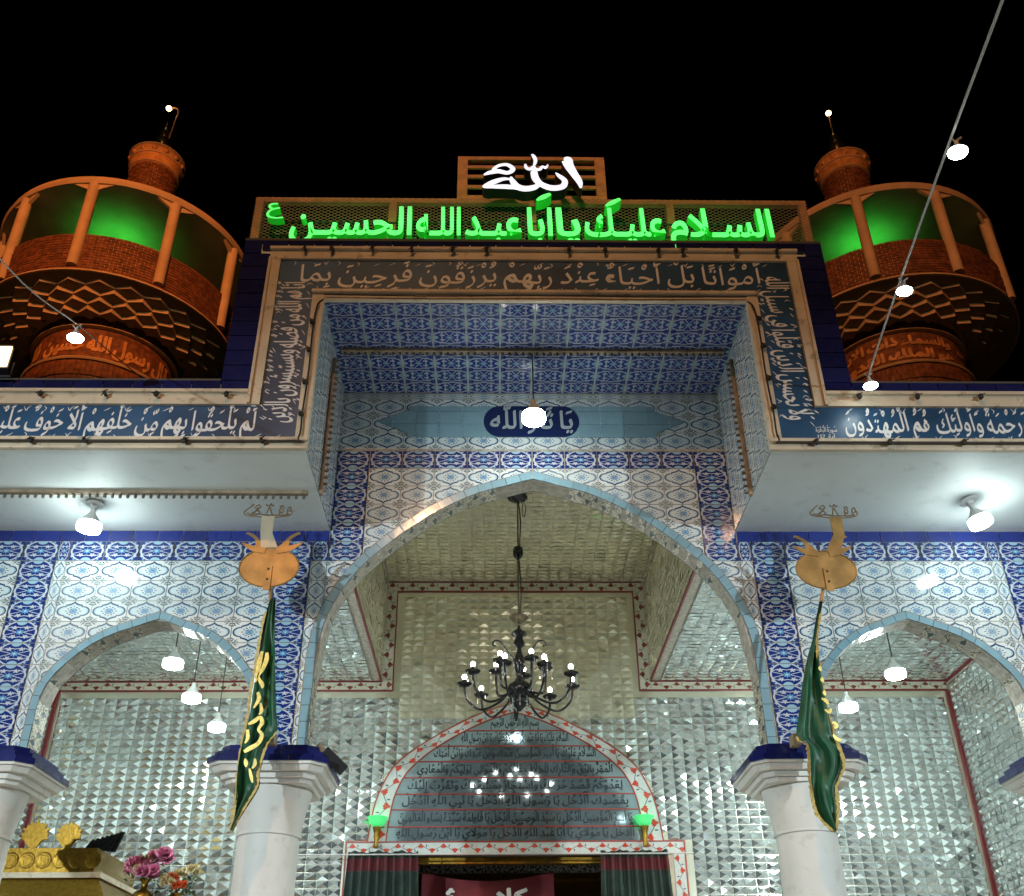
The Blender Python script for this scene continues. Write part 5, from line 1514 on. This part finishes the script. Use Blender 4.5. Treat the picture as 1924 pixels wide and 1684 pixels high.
    q = MB(); q.lathe([(.41, z(15.71)), (.445, z(15.74)), (.43, z(15.80)), (.46, z(15.92)), (.49, z(16.10)), (.47, z(16.16)), (.40, z(16.18)), (.30, z(16.25)), (.10, z(16.33))], n=32); q.build('turret_cap', M['relief'], t, smooth=40)
    q = MB()
    for rr, zz in ((.435, 15.735), (.470, 15.93), (.497, 16.10)): q.lathe([(rr-.03, z(zz-.018)), (rr+.008, z(zz-.012)), (rr+.008, z(zz+.012)), (rr-.03, z(zz+.018))], n=32)
    q.build('cap_ring', M['stucco'], t, smooth=30, kind='stuff')
    for k in range(14):
        a = 2*math.pi*k/14; q = MB()
        q.lathe([(0, -.05), (.04, -.03), (.055, .01), (.04, .05), (0, .07)], (0, 0, 0), 8); q.build('cap_scallop', M['relief'], t, smooth=True, loc=(.455*math.cos(a), .455*math.sin(a), z(16.01)))
    q = MB(); q.lathe([(.17, z(16.28)), (.19, z(16.38)), (.13, z(16.48)), (.08, z(16.52)), (.15, z(16.62)), (.14, z(16.72)), (.06, z(16.80)), (.10, z(16.88)), (.07, z(16.97)), (.03, z(17.06)), (.012, z(17.25))], n=16); q.build('finial', M['bronze'], t, smooth=50)
    q = MB()
    if dim: pts = [(.0, 0, z(17.1)), (.0, 0, z(17.6))]; tip = (0, -.02, z(17.62))
    else: pts = catmull([(.10, 0, z(16.75)), (.13, 0, z(17.2)), (.16, 0, z(17.5)), (.12, 0, z(17.62)), (.03, 0, z(17.64))], 5); tip = (-.03, -.02, z(17.60))
    q.tube(pts, .014, 6); q.build('lamp_arm', M['steel'], t)
    q = MB(); q.lathe([(0, -.05), (.045, -.03), (.055, 0), (.04, .035), (0, .05)], tip, 12); q.build('tip_lamp', M['warmtip'], t, smooth=True)
    # green floodlight standing in the balcony
    gx, gy = gl_off
    q = MB(); q.tube([(gx, gy, z(11.77)), (gx, gy, z(12.6))], .02, 6); q.box(gx-.12, gx+.12, gy-.08, gy+.08, z(12.6), z(12.68)); hb = q.build('balcony_lamp', M['black_side'], t)
    q = MB(); q.box(gx-.10, gx+.10, gy-.06, gy+.06, z(12.682), z(12.695)); q.build('lamp_glass', M['grnlamp'], hb)
    l = light('green_light', 'SPOT', (gx, gy, z(12.72)), (.05, 1, .08), 28, t, spot_size=R(128), spot_blend=1.0, shadow_soft_size=.06); l.rotation_euler = (R(180), 0, 0)
TL = [('قال رسول الله حسين', 10.95, .34, 2.1)]
TR = [('والسماء ذات الارض', 11.13, .19, 2.05), ('هو الملك القدوس', 10.88, .19, 2.05)]
for x, y, tx, pw, wh in ((-5.0, 8.7, -6.6, 45, 'left'), (4.9, 8.7, 6.13, 22, 'right')):
    t = thing('roof_floodlight', 'orange floodlight on the %s wing roof aimed at the minaret stem' % wh, 'floodlight', (x, y, 6.37))
    q = MB(); q.box(-.12, .12, -.05, .05, .03, .20); q.build('housing', M['black_side'], t)
    q = MB(); q.tube([(-.14, 0, .11), (-.14, 0, 0), (.14, 0, 0), (.14, 0, .11)], .01, 6); q.build('bracket', M['black_side'], t)
    aim(light('flood_light', 'SPOT', (0, .07, .14), (1.0, .30, .05), pw, t, spot_size=R(42), spot_blend=.9, shadow_soft_size=.06), (tx, 13-.9, 10.7), (x, y+.07, 6.51))
minaret(-6.60, 'orange lit brick minaret left of the sign, lamp on a curved arm at its tip', R(2), False, TL, (.10, -.80))
minaret(6.13, 'darker brick minaret right of the sign, straight tip lamp', R(12), True, TR, (-.35, -.80))
